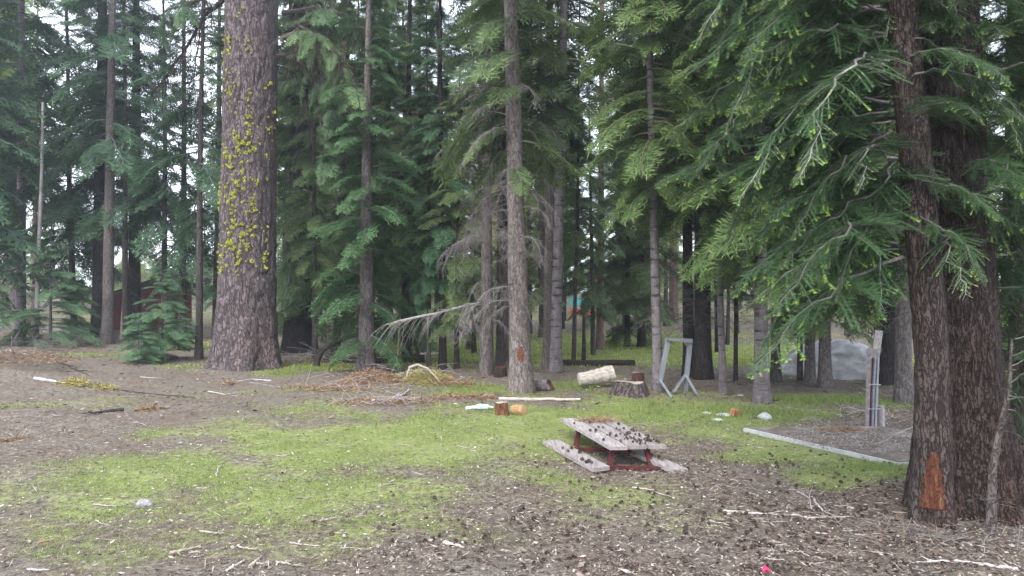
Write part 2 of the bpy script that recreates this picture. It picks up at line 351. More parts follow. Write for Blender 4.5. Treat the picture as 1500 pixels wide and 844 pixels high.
def hero_branch(L, seed, droop=.45, rise=.12, bare=.12, lat=.42):
    rg = np.random.default_rng(seed); g = G(); P = axis_pts(L, rise, droop, 16, rg, .09)
    g.tube(P, np.linspace(.011 * L ** .7, .0025, 16), 5, 1)
    tw = []      # twigs: start, end, plane normal, outer 0..1
    n = int(L / .055)
    for i in range(n + 1):
        s = bare + (1 - bare) * i / n; f = s * 15; k = min(14, int(f)); p = P[k] + (P[k + 1] - P[k]) * (f - k); d = unit(P[k + 1] - P[k]); side = unit(np.cross(d, (0, 0, 1.)))
        for sg in (-1, 1):
            if rg.random() < .16: continue
            ll = min(lat * L * .7, (1 - s) * L * lat + .10) * rg.uniform(.5, 1.15)
            dd = unit(d * rg.uniform(.55, .9) + side * sg * rg.uniform(.6, 1) + np.array((0, 0, rg.uniform(-.35, .05))))
            nn = unit(np.array((0, 0, 1.)) + rg.normal(0, .28, 3)); sd = unit(np.cross(dd, nn)); m = 3; q = p
            for j in range(m):
                q2 = p + dd * ll * (j + 1) / m + np.array((0, 0, -.22 * ll * ((j + 1) / m) ** 2)); tw.append((q, q2, nn, s if j == 2 else 0)); q = q2
            g.tube([p, p + dd * ll * .5 + (0, 0, -.055 * ll), q], [.0025, .002, .001], 3, 1)
            for j in range(int(ll / .05)):
                t = (j + .5) * .05 / ll; b0 = p + dd * ll * t + np.array((0, 0, -.22 * ll * t * t))
                for s2 in (-1, 1):
                    if rg.random() < .2: continue
                    e = unit(dd * .75 + sd * s2 * .8 + rg.normal(0, .1, 3)) * min(.13, .03 + .35 * ll * (1 - t)) * rg.uniform(.7, 1.3); tw.append((b0, b0 + e, nn, s * t))
    A, B, S_, T, Wd = [], [], [], [], []
    for a, b, nn, outer in tw:
        v = b - a; l = np.linalg.norm(v); d = v / l; sd = unit(np.cross(d, nn)); c = max(2, int(l / .0065))
        t = (np.arange(c) + rg.random(c)) / c; base = a + v * t[:, None]
        new = outer > rg.uniform(.4, .95)
        for s2 in (-1, 1):
            nd = d * .55 + sd * s2 * .85 + nn * .12 + rg.normal(0, .13, (c, 3)); nd = unit(nd) * (.021 * rg.uniform(.75, 1.2, (c, 1)))
            A.append(base); B.append(base + nd); S_.append(np.broadcast_to(d, base.shape)); 
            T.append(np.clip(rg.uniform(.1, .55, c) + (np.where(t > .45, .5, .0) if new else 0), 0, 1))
    A = np.concatenate(A); B = np.concatenate(B); S_ = np.concatenate(S_)
    g.spikes(A, B, S_, .0048, np.concatenate(T), 0)
    return g.flat()

FB = [fir_branch(1.0, i, .12, .45, .037, .052, .0155) for i in range(5)]          # detailed, scaled to the branch length
FL = [fir_branch(1.0, 20 + i, .1, .45, .06, .08, .028) for i in range(4)]      # light
PB = [pine_branch(1.0, 40 + i) for i in range(4)]
def assemble(g, tpl, Rm, s, t, sq=1):
    V, Q, T3, T, MQ, MT = tpl
    V2 = (V * (s, s, s * sq)) @ Rm.T + t
    g.add(V2, Q, T3, T, 0)
    if len(Q): g.MQ[-1] = MQ
    if len(T3): g.MT[-1] = MT
def rotm(az, pitch=0, roll=0): return np.array((Matrix.Rotation(az, 3, 'Z') @ Matrix.Rotation(-pitch, 3, 'Y') @ Matrix.Rotation(roll, 3, 'X')))
def crown_mesh(name, L, Rr, nb, tpls, seed, prof=.8, pitch=(-.25, .35), jit=.3, trunk_r=.06, mat='fol', gap=0):
    rg = np.random.default_rng(seed); g = G()
    for i in range(nb):
        u = (i + rg.random()) / nb; z = u * L
        r = Rr * (1 - u) ** prof * rg.uniform(1 - jit, 1 + jit * .6) + .25
        if gap and math.sin(z * 2.1 + seed) + rg.normal(0, .5) < -gap: continue
        if u < .12: r *= .6 + 3 * u
        az = rg.uniform(0, 2 * math.pi); pt = pitch[0] + (pitch[1] - pitch[0]) * u + rg.normal(0, .08)
        assemble(g, tpls[rg.integers(len(tpls))], rotm(az, pt, rg.normal(0, .15)), r, np.array((0, 0, z)))
    if trunk_r: pass
    return g.mesh(name, [mat, 'twig'])
CR = {
 'fir': [crown_mesh('crown', 15, 2.1, 140, FB, 100 + i, .75) for i in range(3)],
 'narrow': [crown_mesh('crown', 14, 1.3, 115, FB, 110 + i, .6) for i in range(2)],
 'sparse': [crown_mesh('crown', 14, 2.2, 62, FB, 120 + i, .6, (-.3, .3), .45) for i in range(3)],
 'far': [crown_mesh('crown', 20, 2.9, 145, FL, 130 + i, .75) for i in range(4)],
 'farthin': [crown_mesh('crown', 16, 2.0, 80, FL, 140 + i, .65, jit=.5) for i in range(3)],
 'pine': [crown_mesh('crown', 13, 2.2, 75, PB, 150 + i, .35, (-.1, .5)) for i in range(2)],
 'young': [crown_mesh('crown', 3.6, 1.35, 58, FB, 160 + i, .85, (-.02, .45), .25) for i in range(3)],
 'low': [crown_mesh('crown', 10, 1.5, 110, FB, 170 + i, .5, (-.15, .3), .35) for i in range(2)],
}
def bare_twigs_mesh(seed, z0, z1, n, L):
    rg = np.random.default_rng(seed); g = G()
    for i in range(n):
        q = G(); dead_branch_geo(1.0, seed * 50 + i % 7, q, .35, .7); fl = q.flat()
        assemble(g, fl, rotm(rg.uniform(0, 6.28), rg.normal(-.15, .2)), L * rg.uniform(.4, 1.2), np.array((0, 0, rg.uniform(z0, z1))))
    return g.mesh('bare_twigs', ['twig'])
BT = [bare_twigs_mesh(3, 0, 4.5, 34, .8), bare_twigs_mesh(4, 0, 4.5, 24, .6), bare_twigs_mesh(5, 0, 5, 50, 1.1)]

def trunk_geo(r0, H, r1=None, flare=.35, nseg=14, nz=30, rough=.05, seed=0, wob=.0, fh=.5, furrow=0, fu=20, fv=2.2, lobes=0, g=None, mat=0, z0=-.15, cap=False):
    r1 = r0 * .25 if r1 is None else r1; rg = np.random.default_rng(abs(int(seed)) + 999)
    g = g or G(); zz = z0 + (H - z0) * (np.linspace(0, 1, nz) ** 1.15); th = np.linspace(0, 2 * math.pi, nseg, endpoint=False)
    Z, TH = np.meshgrid(zz, th, indexing='ij'); u = np.clip(Z / H, 0, 1)
    base = r0 + (r1 - r0) * u
    fl = np.exp(-np.clip(Z, 0, None) / fh) * flare
    if lobes: fl = fl * (1 + .35 * np.sin(TH * lobes + seed) + .25 * np.sin(TH * (lobes + 2) + 2 * seed))
    rr = base * (1 + fl) * (1 + rough * (vn(TH / (2 * math.pi) * 8, Z * 1.5 + 40, seed, 8) - .5) * 2)
    if furrow:
        a = vn(TH / (2 * math.pi) * fu + 1.2 * vn(TH / (2 * math.pi) * 6, Z * 1.7 + 40, seed + 5, 6), Z * fv + 40, seed + 1, fu)
        b = vn(TH / (2 * math.pi) * fu * 2, Z * fv * 3 + 40, seed + 2, fu * 2)
        rr = rr - furrow * (1 - np.clip(np.abs(a - .5) * 5, 0, 1)) + furrow * .5 * (b - .5)
    cx = wob * np.sin(Z * .55 + seed); cy = wob * np.cos(Z * .43 + seed)
    V = np.stack([cx + rr * np.cos(TH), cy + rr * np.sin(TH), Z], -1)
    i = np.arange(nz - 1)[:, None] * nseg; j = np.arange(nseg)[None]; j2 = (j + 1) % nseg
    Q = np.stack([i + j, i + j2, i + nseg + j2, i + nseg + j], -1).reshape(-1, 4); g.add(V.reshape(-1, 3), Q, None, .5, mat)
    if cap:
        c = np.array((V[-1, :, 0].mean(), V[-1, :, 1].mean(), V[-1, :, 2].mean() - .01)); g.add(np.vstack([V[-1], c]), None, [(q, (q + 1) % nseg, nseg) for q in range(nseg)], .5, 1)
    return g

# ------------------------------------------------------------------ ground sheet
BLOBS = [  # px, py, rx, ry, amount : where the grass grows in the clearing
 (600, 655, 260, 46, 1.0), (450, 640, 150, 20, .9), (760, 640, 190, 38, 1.0), (330, 628, 100, 14, .6), (180, 705, 200, 40, .8), (130, 745, 150, 28, .55),
 (420, 725, 230, 42, .75), (880, 712, 160, 30, .65), (250, 792, 280, 36, .45), (560, 790, 160, 40, .5), (90, 592, 130, 12, .35), (450, 540, 60, 12, .7), (1010, 608, 190, 26, 1.1), (900, 590, 70, 16, .8), (1150, 655, 160, 20, 1.1),
 (1290, 692, 120, 16, 1.4), (1190, 672, 150, 13, 1.3), (860, 512, 260, 19, 1.8), (1110, 522, 160, 16, 1.8), (1240, 545, 120, 10, 1.4), (680, 525, 70, 15, .8), (590, 512, 90, 15, .7), (1210, 588, 150, 10, .9), (1040, 578, 60, 8, .5), (690, 572, 90, 9, 1.0),
 (850, 560, 60, 12, .9), (430, 575, 160, 8, .35), (130, 522, 50, 7, .6), (270, 540, 40, 6, .4), (800, 612, 150, 22, .9), (480, 600, 130, 14, .55), (1450, 600, 90, 12, .6), (20, 690, 120, 26, .4), (880, 760, 200, 22, .3),
 (960, 490, 260, 9, .6), (300, 505, 60, 8, .6), (560, 490, 120, 8, .5), (1480, 690, 40, 12, .8)]
BW = []
for px, py, rx, ry, a in BLOBS:
    c = at(px, py); l = at(px - rx, py); u = at(px, max(py - ry, 466)); d = at(px, py + ry); BW.append((c.x, (u.y + d.y) / 2, abs(c.x - l.x), (u.y - d.y) / 2, a))
SUBS = []
for px, py, rx, ry, a in ((1000, 547, 270, 9, .85), (690, 533, 90, 10, .5), (1060, 590, 80, 7, .7), (1260, 566, 190, 6, .7), (1200, 613, 120, 8, .55), (790, 592, 90, 4, .5), (900, 500, 420, 5, .6), (1000, 480, 500, 8, .9), (500, 500, 120, 8, .6), (940, 513, 70, 4, .8)):
    c = at(px, py); l = at(px - rx, py); u = at(px, py - ry); d = at(px, py + ry); SUBS.append((c.x, (u.y + d.y) / 2, abs(c.x - l.x), (u.y - d.y) / 2, a))
def grass_amt(x, y):
    x = np.asarray(x, float); y = np.asarray(y, float)
    wx = x + .35 * np.sin(y * 1.7 + x * .6) + .2 * np.sin(y * 4.1 - x); wy = y + .3 * np.sin(x * 1.9) + .25 * np.sin(x * 3.7 + y * 1.3)
    s = np.zeros_like(x)
    for cx, cy, rx, ry, a in BW:
        s = np.maximum(s, a * np.exp(-(((wx - cx) / rx) ** 2 + ((wy - cy) / ry) ** 2) ** 1.4 * .9))
    n = vn(x * 1.3 + 90, y * 1.3 + 90, 11, 256) * .5 + vn(x * 4 + 300, y * 4 + 300, 12, 256) * .5
    s = np.maximum(s, .30 * np.clip((y - 30) / 8, 0, 1) * (np.abs(x) < 60))
    for cx, cy, rx, ry, a in SUBS: s = s * (1 - a * np.exp(-(((wx - cx) / rx) ** 2 + ((wy - cy) / ry) ** 2)))
    s = s * (1 - .9 * np.exp(-(((x - 1.5) / .75) ** 2 + ((y - 8.9) / .9) ** 2)))
    s = s * (.62 + .7 * n) + .12 * (n - .35)
    return np.clip(s, 0, 1)
def axis_coords(a, b, st, far):
    c = list(np.arange(a, b, st)); s = st; v = b
    while v < far: c.append(v); s *= 1.18; v += s
    s = st; v = a - st; lo = []
    while v > -far: lo.append(v); s *= 1.18; v -= s
    return np.array(lo[::-1] + c)
xs = axis_coords(-14, 14, .11, 500); ys = axis_coords(2.5, 30, .11, 500)
X, Y = np.meshgrid(xs, ys); Z = terr(X, Y)
near = np.exp(-np.clip(np.hypot(X, Y - 8) - 12, 0, None) / 6)
Z = Z + near * .035 * (vn(X * 2.2 + 200, Y * 2.2 + 200, 5, 256) - .5) + near * .03 * (vn(X * 6 + 300, Y * 6 + 300, 6, 256) - .5)
g = G(); ny, nx = X.shape
i = np.arange(ny - 1)[:, None] * nx; j = np.arange(nx - 1)[None]
Q = np.stack([i + j, i + j + 1, i + nx + j + 1, i + nx + j], -1).reshape(-1, 4)
g.add(np.stack([X, Y, Z], -1).reshape(-1, 3), Q)
gr = g.build('ground', ['ground'], None, True)
a = gr.data.attributes.new('grass', 'FLOAT', 'POINT'); a.data.foreach_set('value', grass_amt(X, Y).ravel().astype(np.float32))
gr['kind'] = 'structure'

# grass blades
def scatter(n, d0, d1, pw=1.0, margin=.14, sparse=False):
    y = d0 + (d1 - d0) * rng.random(n) ** pw; k = rng.uniform(-.72 - margin, .72 + margin, n); return k * y, y
def grass(name, n, d0, d1, h, w_, per, thr, pw=1.0, tall=None):
    x, y = scatter(n, d0, d1, pw); a = grass_amt(x, y); keep = rng.random(n) < np.clip((a - thr) * 1.9, 0, 1); x, y, a = x[keep], y[keep], a[keep]
    m = len(x); x = np.repeat(x, per); y = np.repeat(y, per); a = np.repeat(a, per); hs = np.repeat(rng.uniform(.5, 1.2, m), per); tn = np.repeat(rng.uniform(.1, .9, m), per)
    sp = w_ * 5; x = x + rng.normal(0, sp, len(x)); y = y + rng.normal(0, sp, len(x)); z = terr(x, y) - .004
    hh = h * hs * rng.uniform(.6, 1.3, len(x)) * (1 + (2.3 * TALL(x, y) if tall else 0)); az = rng.uniform(0, 6.28, len(x))
    P0 = np.stack([x, y, z], 1); P1 = P0 + np.stack([rng.normal(0, .6, len(x)) * hh, rng.normal(0, .6, len(x)) * hh, hh], 1)
    S = np.stack([np.cos(az), np.sin(az), 0 * az], 1)
    g = G(); tf = .25 * TALL(x, y); g.spikes(P0, P1, S, w_ * rng.uniform(.7, 1.3, len(x)), np.clip(tn * .8 + rng.uniform(-.1, .25, len(x)) - tf, 0, 1))
    return tag(g.build(name, ['grass']), None, None, None, 'stuff')
TB = [(1130, 603, 110, 13), (960, 598, 26, 8), (660, 568, 80, 8), (1230, 588, 120, 7), (1290, 690, 110, 10), (870, 570, 60, 8), (130, 522, 40, 6), (275, 540, 25, 7), (1020, 648, 18, 6), (450, 545, 50, 7)]
TW = []
for px, py, rx, ry in TB:
    c = at(px, py); l = at(px - rx, py); u = at(px, py - ry); d = at(px, py + ry); TW.append((c.x, (u.y + d.y) / 2, abs(c.x - l.x), (u.y - d.y) / 2))
def TALL(x, y):
    s = np.zeros_like(x)
    for cx, cy, rx, ry in TW: s = np.maximum(s, np.exp(-(((x - cx) / rx) ** 2 + ((y - cy) / ry) ** 2)))
    return s
o = grass('near_grass', 130000, 4.2, 12, .026, .0045, 4, .12, .9, True); tag(o, 'short bright green grass growing over the near clearing', 'grass')
o = grass('middle_grass', 60000, 11, 21, .035, .010, 4, .12, 1.0, True); tag(o, 'green grass between the stumps and the standing trunks', 'grass')
o = grass('far_grass', 60000, 18, 50, .07, .03, 3, .08, 1.0, False); tag(o, 'grass strips behind the trunks, coloured bright as if sunlit', 'grass'); o.color = (1.45, 1.35, 1.05, 1)  # tint paints sunlight onto grass that the crowns shade

# litter of bark chips and needles
def litter(name, n, d0, d1, l, w_, amt, seed, lab, pw=1.0, tints=None):
    x, y = scatter(n, d0, d1, pw); a = grass_amt(x, y); pxx = CX + F * x / y
    right = 1 / (1 + np.exp(-((pxx - 650) / 130 + (7.5 - y) * .6)))
    keep = rng.random(n) < np.clip(1.05 - a * .85, .2, 1) * amt * (.4 + .6 * right); x, y, right = x[keep], y[keep], right[keep]; m = len(x)
    az = rng.uniform(0, 6.28, m); ti = rng.normal(0, .35, m); L = l * rng.lognormal(0, .55, m); z = terr(x, y) + .012 + rng.uniform(0, .02, m)
    d = np.stack([np.cos(az), np.sin(az), ti * .5], 1); S = np.stack([-np.sin(az), np.cos(az), rng.normal(0, .45, m)], 1)
    P0 = np.stack([x, y, z], 1); t = rng.beta(1.2, 2.3, m); t = np.where(rng.random(m) < .015, 1, t)
    g = G(); g.strips(P0, P0 + d * L[:, None], unit(S), w_ * rng.lognormal(0, .5, m), t, 0, .5); g.MQ[-1] = g.MQ[-1]
    return tag(g.build(name, ['litter']), lab, 'forest litter', None, 'stuff')
litter('bark_chip_litter', 95000, 4.1, 11, .024, .013, 1.0, 1, 'bark chips and flakes strewn over the near bare soil', 1.0)
litter('needle_litter', 130000, 4.1, 14, .045, .005, 1.0, 2, 'dry needles and splinters scattered over the clearing', .9)
litter('far_litter', 30000, 11, 30, .07, .025, 1.0, 3, 'brown litter under the standing trees', 1.0)

# ------------------------------------------------------------------ trees
GROUND_OFF = 0.0
def place(px, py):
    p = at(px, py); return p
tree_count = {}
BARKS = {'grey': ('firbark', (.66, .60, .60, 1)), 'pale': ('firbark', (.84, .79, .80, 1)), 'warm': ('bark', (1.0, .95, .96, 1)), 'mid': ('bark', (.72, .69, .70, 1)), 'dark': ('bark', (.42, .40, .41, 1)), 'black': ('bark', (.2, .19, .2, 1)), 'red': ('bark', (1.0, .72, .66, 1))}
def lean_rot(px, topx, d, base_z):
    if topx is None: return 0
    # the trunk crosses the photograph's top row at topx
    return math.atan2((topx - px) / F * d, CAMZ + HY / F * d - base_z)
CROWNPOS = []
def tree(name, px, py, wpx, topx, bark, crown, cb, cs, label, cat='tree', tint=(1, 1, 1), twigs=1, tz0=1.2, sx=1.0, group=None, H=None, rz=None, csz=None):
    p = place(px, py); d = p.y; r = wpx / 2 / F * d
    root = empty(name, p, (0, lean_rot(px, topx, d, p.z), 0)); tag(root, label, cat, group)
    zb = CAMZ - (cb - HY) / F * d - p.z if cb is not None else 0
    cm = None
    if crown and crown != 'none':
        cm = random.choice(CR[crown]); Lc = {'fir': 15, 'narrow': 14, 'sparse': 14, 'far': 20, 'farthin': 16, 'pine': 13, 'young': 3.6, 'low': 10}[crown] * (csz or cs)
        H = H or zb + Lc * .97
    mt, ocl = BARKS[bark]
    nz = 40 if d < 22 else 18
    gt = trunk_geo(r * .93, H, r * .22 if cm else r * .5, .4 if wpx > 10 else .15, 16 if d < 22 else 9, nz, .06, int(px), .02 if wpx < 12 else .01, .22 + r)
    t = gt.build('trunk', [mt], root, True); t.color = ocl
    if cm:
        c = link('crown', cm, root); c.location = (0, 0, zb); c.scale = (cs * sx, cs * sx, csz or cs); c.rotation_euler.z = random.uniform(0, 6.28) if rz is None else rz
        c.color = (*tint, 1)
    if twigs and zb > 1.5:
        b = link('bare_twigs', BT[twigs - 1], root); s = max(.3, (zb - tz0)) / 4.3
        b.location = (0, 0, tz0); b.scale = (1, 1, s); b.rotation_euler.z = random.uniform(0, 6.28)
        b.color = (.8, .78, .8, 1)
    return root
BLUE = (.75, .92, 1.02); GRN = (1.3, 1.3, .9); MID = (1.3, 1.25, 1.0); DK = (.95, .98, .9); YEL = (1.9, 1.6, .7)
# central standing trees
central = tree('fir_tree', 764, 574, 34, 747, 'warm', 'sparse', 250, .8, 'tall straight fir with an orange wound near its foot, beside the fallen thin pole', tint=MID, twigs=1, tz0=1.7)
dead1 = tree('fir_tree', 712, 549, 20, 716, 'mid', 'sparse', 130, .8, 'dark trunk draped in bare curling dead branches, left of the wounded fir', tint=DK, twigs=0)
tree('fir_tree', 733, 543, 13, 735, 'dark', 'narrow', 250, .9, 'slim dark fir standing right behind the wounded fir', tint=DK)
tree('fir_tree', 741, 530, 9, 742, 'mid', 'narrow', 300, .8, 'thin fir trunk squeezed between the dead-branched tree and the wounded fir', tint=DK)
tree('fir_tree', 814, 545, 18, 826, 'pale', 'sparse', 190, .85, 'smooth pale trunk leaning slightly right, taller of the close pair right of the wounded fir', tint=MID, twigs=0)
tree('fir_tree', 803, 541, 17, 806, 'mid', 'fir', 240, .85, 'darker trunk of the close pair right of the wounded fir', tint=DK, twigs=2)
tree('fir_tree', 963, 574, 16, 951, 'pale', 'fir', 290, .75, 'slim silvery fir with dark bands on its bark just left of the grey timber frame', tint=GRN, twigs=2)
tree('fir_tree', 1058, 578, 11, 1046, 'grey', 'narrow', 330, .75, 'thin grey fir standing alone right of the grey timber frame', tint=GRN, twigs=2)
t1117 = tree('fir_tree', 1117, 590, 23, 1110, 'grey', 'low', 400, .95, 'straight grey fir behind the small round rock', tint=GRN, twigs=2)
tree('fir_tree', 1030, 556, 27, 1024, 'black', 'far', 300, .75, 'thicker of the two almost black trunks behind the timber frame', tint=DK, twigs=3)
tree('fir_tree', 1010, 552, 18, 1002, 'black', 'fir', 310, .8, 'thinner of the two almost black trunks behind the timber frame', tint=DK, twigs=3)
tree('fir_tree', 1079, 560, 7, 1082, 'black', 'narrow', 430, .6, 'very thin black trunk between the lone thin grey fir and the straight grey fir', tint=DK)
tree('fir_tree', 1108, 551, 8, 1106, 'black', 'narrow', 400, .7, 'thin black trunk just behind the left side of the straight grey fir', tint=DK)
tree('fir_tree', 1137, 559, 14, 1130, 'dark', 'fir', 420, .7, 'dark leaning trunk just right of the straight grey fir', tint=MID)
tree('fir_tree', 1173, 558, 9, 1172, 'dark', 'low', 460, .7, 'thinnest of the three trunks standing before the pale boulder', tint=MID, twigs=0)
tree('fir_tree', 1187, 561, 15, 1185, 'mid', 'fir', 430, .8, 'middle one of the three trunks standing before the pale boulder', tint=MID)
t1208 = tree('fir_tree', 1208, 568, 19, 1204, 'mid', 'low', 470, 1.0, 'nearest and thickest of the three trunks before the pale boulder', tint=GRN, twigs=2)
tree('fir_tree', 1325, 590, 24, 1318, 'mid', 'fir', 330, .9, 'grey-brown trunk just left of the scarred right-hand tree', tint=MID)
tree('fir_tree', 1300, 562, 36, 1296, 'black', 'far', 400, .7, 'broad black trunk behind the weathered post', tint=DK, twigs=3)
tree('fir_tree', 1475, 560, 20, 1480, 'dark', 'far', 560, .6, 'leafy dark fir behind the right edge of the concrete slab', tint=GRN)
tree('pine_tree', 879, 512, 12, 882, 'red', 'pine', 120, .9, 'reddish-brown pine trunk with clear bark, left of the low dark fir clump', tint=(1.5, 1.5, .8), twigs=0)
tree('fir_tree', 841, 531, 7, 850, 'dark', 'narrow', 400, .6, 'thin dark trunk leaning right, left of the short broken snag', tint=MID)
tree('fir_tree', 868, 520, 8, 862, 'dark', 'low', 460, .75, 'fir with low dark drooping foliage beside the reddish pine', tint=DK, twigs=0)
tree('fir_tree', 918, 507, 10, 920, 'black', 'low', 490, 1.0, 'low dark fir clump on the brown patch beyond the stumps', tint=DK, twigs=0)
tree('fir_tree', 940, 508, 12, 938, 'black', 'fir', 440, 1.0, 'dark fir beside the low fir clump, behind the silvery banded fir', tint=MID, twigs=0)
# left side
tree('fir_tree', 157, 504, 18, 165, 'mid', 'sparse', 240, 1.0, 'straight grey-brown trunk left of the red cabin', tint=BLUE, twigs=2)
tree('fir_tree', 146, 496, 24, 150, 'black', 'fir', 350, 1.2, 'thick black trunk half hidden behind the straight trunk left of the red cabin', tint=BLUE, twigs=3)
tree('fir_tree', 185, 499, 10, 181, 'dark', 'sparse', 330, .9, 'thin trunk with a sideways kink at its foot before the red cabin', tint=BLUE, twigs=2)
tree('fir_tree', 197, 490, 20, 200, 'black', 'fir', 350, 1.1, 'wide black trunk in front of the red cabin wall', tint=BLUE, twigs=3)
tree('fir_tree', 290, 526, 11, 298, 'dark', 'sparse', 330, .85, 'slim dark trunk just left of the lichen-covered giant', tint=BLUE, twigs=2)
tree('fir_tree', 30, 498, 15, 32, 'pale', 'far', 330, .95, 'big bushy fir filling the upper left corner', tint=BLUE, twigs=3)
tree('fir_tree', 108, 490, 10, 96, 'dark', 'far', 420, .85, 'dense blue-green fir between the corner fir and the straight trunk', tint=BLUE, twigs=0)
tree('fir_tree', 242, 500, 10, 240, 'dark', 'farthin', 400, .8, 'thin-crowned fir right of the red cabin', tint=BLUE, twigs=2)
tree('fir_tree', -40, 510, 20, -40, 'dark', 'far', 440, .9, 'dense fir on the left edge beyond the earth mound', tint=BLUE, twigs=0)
tree('fir_tree', 439, 516, 44, 440, 'black', 'low', 470, 1.5, 'thick black trunk with hanging sprays right behind the lichen-covered giant', tint=DK, twigs=3, csz=1.6)
tree('fir_tree', 460, 531, 9, 462, 'dark', 'narrow', 420, .75, 'thin dark trunk rising by the foot of the bent dead trunk', tint=MID, twigs=2)
tree('pine_tree', 508, 488, 20, 505, 'red', 'pine', 60, 1.3, 'thick reddish pine trunk far behind the bent dead trunk', tint=MID, twigs=0)
tree('pine_tree', 488, 486, 13, 487, 'mid', 'pine', 90, 1.2, 'grey-brown pine trunk left of the thick reddish one', tint=MID, twigs=0)
tree('fir_tree', 492, 516, 11, 512, 'dark', 'narrow', 330, .9, 'dark trunk leaning right above the bent dead trunk', tint=MID)
tree('fir_tree', 536, 545, 26, 540, 'mid', 'low', 505, .95, 'shaggy trunk with low layered foliage where the bent dead trunk ends', tint=(.85, 1.1, .95), twigs=3, tz0=.2)
tree('fir_tree', 570, 521, 17, 566, 'dark', 'fir', 420, .85, 'dark trunk behind the brown block, between the shaggy trunk and a straight black one', tint=MID)
tree('fir_tree', 593, 527, 14, 600, 'black', 'fir', 400, .8, 'straight black trunk above the brush pile', tint=MID, twigs=2)
tree('fir_tree', 628, 541, 7, 626, 'dark', 'narrow', 470, .6, 'thin dark trunk before the broken pale slab', tint=(.75, 1, 1), twigs=0)
tree('fir_tree', 648, 541, 12, 645, 'black', 'narrow', 420, .8, 'black trunk just right of the broken pale slab', tint=(.75, 1, 1))
tree('fir_tree', 670, 541, 9, 673, 'black', 'low', 480, .7, 'thin black trunk carrying a low green spray, left of the dead-branched tree', tint=MID, twigs=0)
# young firs
def young(px, py, h, rad, label, tint, grp=None):
    p = at(px, py); root = empty('young_fir', p); tag(root, label, 'young tree', grp)
    t = trunk_geo(.012 * h + .012, h * .97, .006, .3, 8, 10, .05, int(px), 0, .1).build('trunk', ['bark'], root, True); t.color = (.6, .6, .6, 1)
    c = link('crown', random.choice(CR['young']), root); s = h / 3.6; c.location = (0, 0, h * .05); c.scale = (rad / 1.45, rad / 1.45, s * .93); c.color = (*tint, 1); c.rotation_euler.z = random.uniform(0, 6)
    return root
BL2 = (1.2, 1.4, 1.45)
young(74, 508, 4.1, 1.75, 'large blue-green young fir with layered branches by the earth mound', BL2)
young(238, 527, 2.6, 1.15, 'young fir with flat blue-green tiers in front of the red cabin', BL2)
young(203, 531, 1.2, .7, 'knee-high sapling beside the young fir near the red cabin', BL2)
young(612, 520, 3.9, .95, 'pointed young blue-green fir behind the long hanging dead branch', BL2)
young(548, 528, 2.4, .9, 'small fir sapling half hidden by the shaggy trunk', BL2)
young(262, 512, 1.6, .8, 'small sapling between the tiered young fir and the slim dark trunk', BL2)
tree('fir_tree', 268, 499, 12, 270, 'dark', 'farthin', 430, .9, 'thin-crowned fir between the tiered young fir and the slim dark trunk', tint=BLUE, twigs=2)
tree('fir_tree', 318, 497, 14, 322, 'dark', 'farthin', 440, .85, 'fir half hidden by the left edge of the lichen-covered giant', tint=BLUE, twigs=2)
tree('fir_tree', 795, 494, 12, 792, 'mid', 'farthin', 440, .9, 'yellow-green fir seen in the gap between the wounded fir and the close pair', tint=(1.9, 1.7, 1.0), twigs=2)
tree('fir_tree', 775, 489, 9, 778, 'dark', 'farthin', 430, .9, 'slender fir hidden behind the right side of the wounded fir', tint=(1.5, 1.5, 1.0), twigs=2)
# snags
def snag(px, py, wpx, top, topx, label, mat='deadwood', col=(1, 1, 1, 1)):
    p = at(px, py); d = p.y; H = CAMZ - (top - HY) / F * d - p.z; o = empty('dead_snag', p, (0, math.atan2((topx - px) / F * d, H), 0)); tag(o, label, 'dead tree')
    t = trunk_geo(wpx / 2 / F * d, H, wpx / 4 / F * d, .2, 9, 22, .1, int(px), .02, .2, cap=True).build('trunk', [mat, mat], o, True); t.color = col
    b = link('bare_twigs', BT[1], o); b.location = (0, 0, H * .3); b.scale = (.8, .8, H * .6 / 4.5); b.color = (1, 1, 1, 1); return o
snag(855, 533, 7, 458, 854, 'short broken black snag between the reddish pine and the pale cut log', 'twig', (.25, .25, .25, 1))
snag(54, 506, 7, 150, 62, 'thin pale dead snag in front of the corner fir')
snag(178, 497, 6, 440, 181, 'short pale broken post-like snag before the red cabin')

# background rows
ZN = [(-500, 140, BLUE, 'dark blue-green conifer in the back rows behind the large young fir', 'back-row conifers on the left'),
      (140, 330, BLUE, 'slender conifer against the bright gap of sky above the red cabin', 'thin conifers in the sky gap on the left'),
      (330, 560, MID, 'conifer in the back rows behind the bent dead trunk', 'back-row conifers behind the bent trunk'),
      (560, 780, (1.8, 1.6, .95), 'conifer in the back rows behind the brush pile and the wounded fir', 'back-row conifers in the middle'),  # warm tint puts distant sunlight into the crown colour
      (780, 960, (2.7, 2.2, 1.0), 'conifer tinted as if sunlit in the back rows beyond the grass strip', 'back-row conifers beyond the grass strip'),  # strongest of the sunlit tints, painted on the far crowns
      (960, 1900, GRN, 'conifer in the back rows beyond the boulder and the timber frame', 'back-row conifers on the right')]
pts = []
br = random.Random(5)
tries = 0
while len(pts) < 68 and tries < 6000:
    tries += 1
    y = br.uniform(29, 74); px = br.uniform(-350, 1900); x = (px - CX) / F * y
    if any((x - a) ** 2 + (y - b) ** 2 < 2.7 ** 2 for a, b, _ in pts): continue
    if 125 < px < 345 and br.random() < .85: continue
    if 850 < px < 945 and br.random() < .7: continue
    if 110 < px < 290 and 33 < y < 45: continue
    if 660 < px < 1320 and y < 37: continue
    if 440 < px < 500 and 36 < y < 48: continue
    if 825 < px < 870 and y < 50: continue
    pts.append((x, y, px))
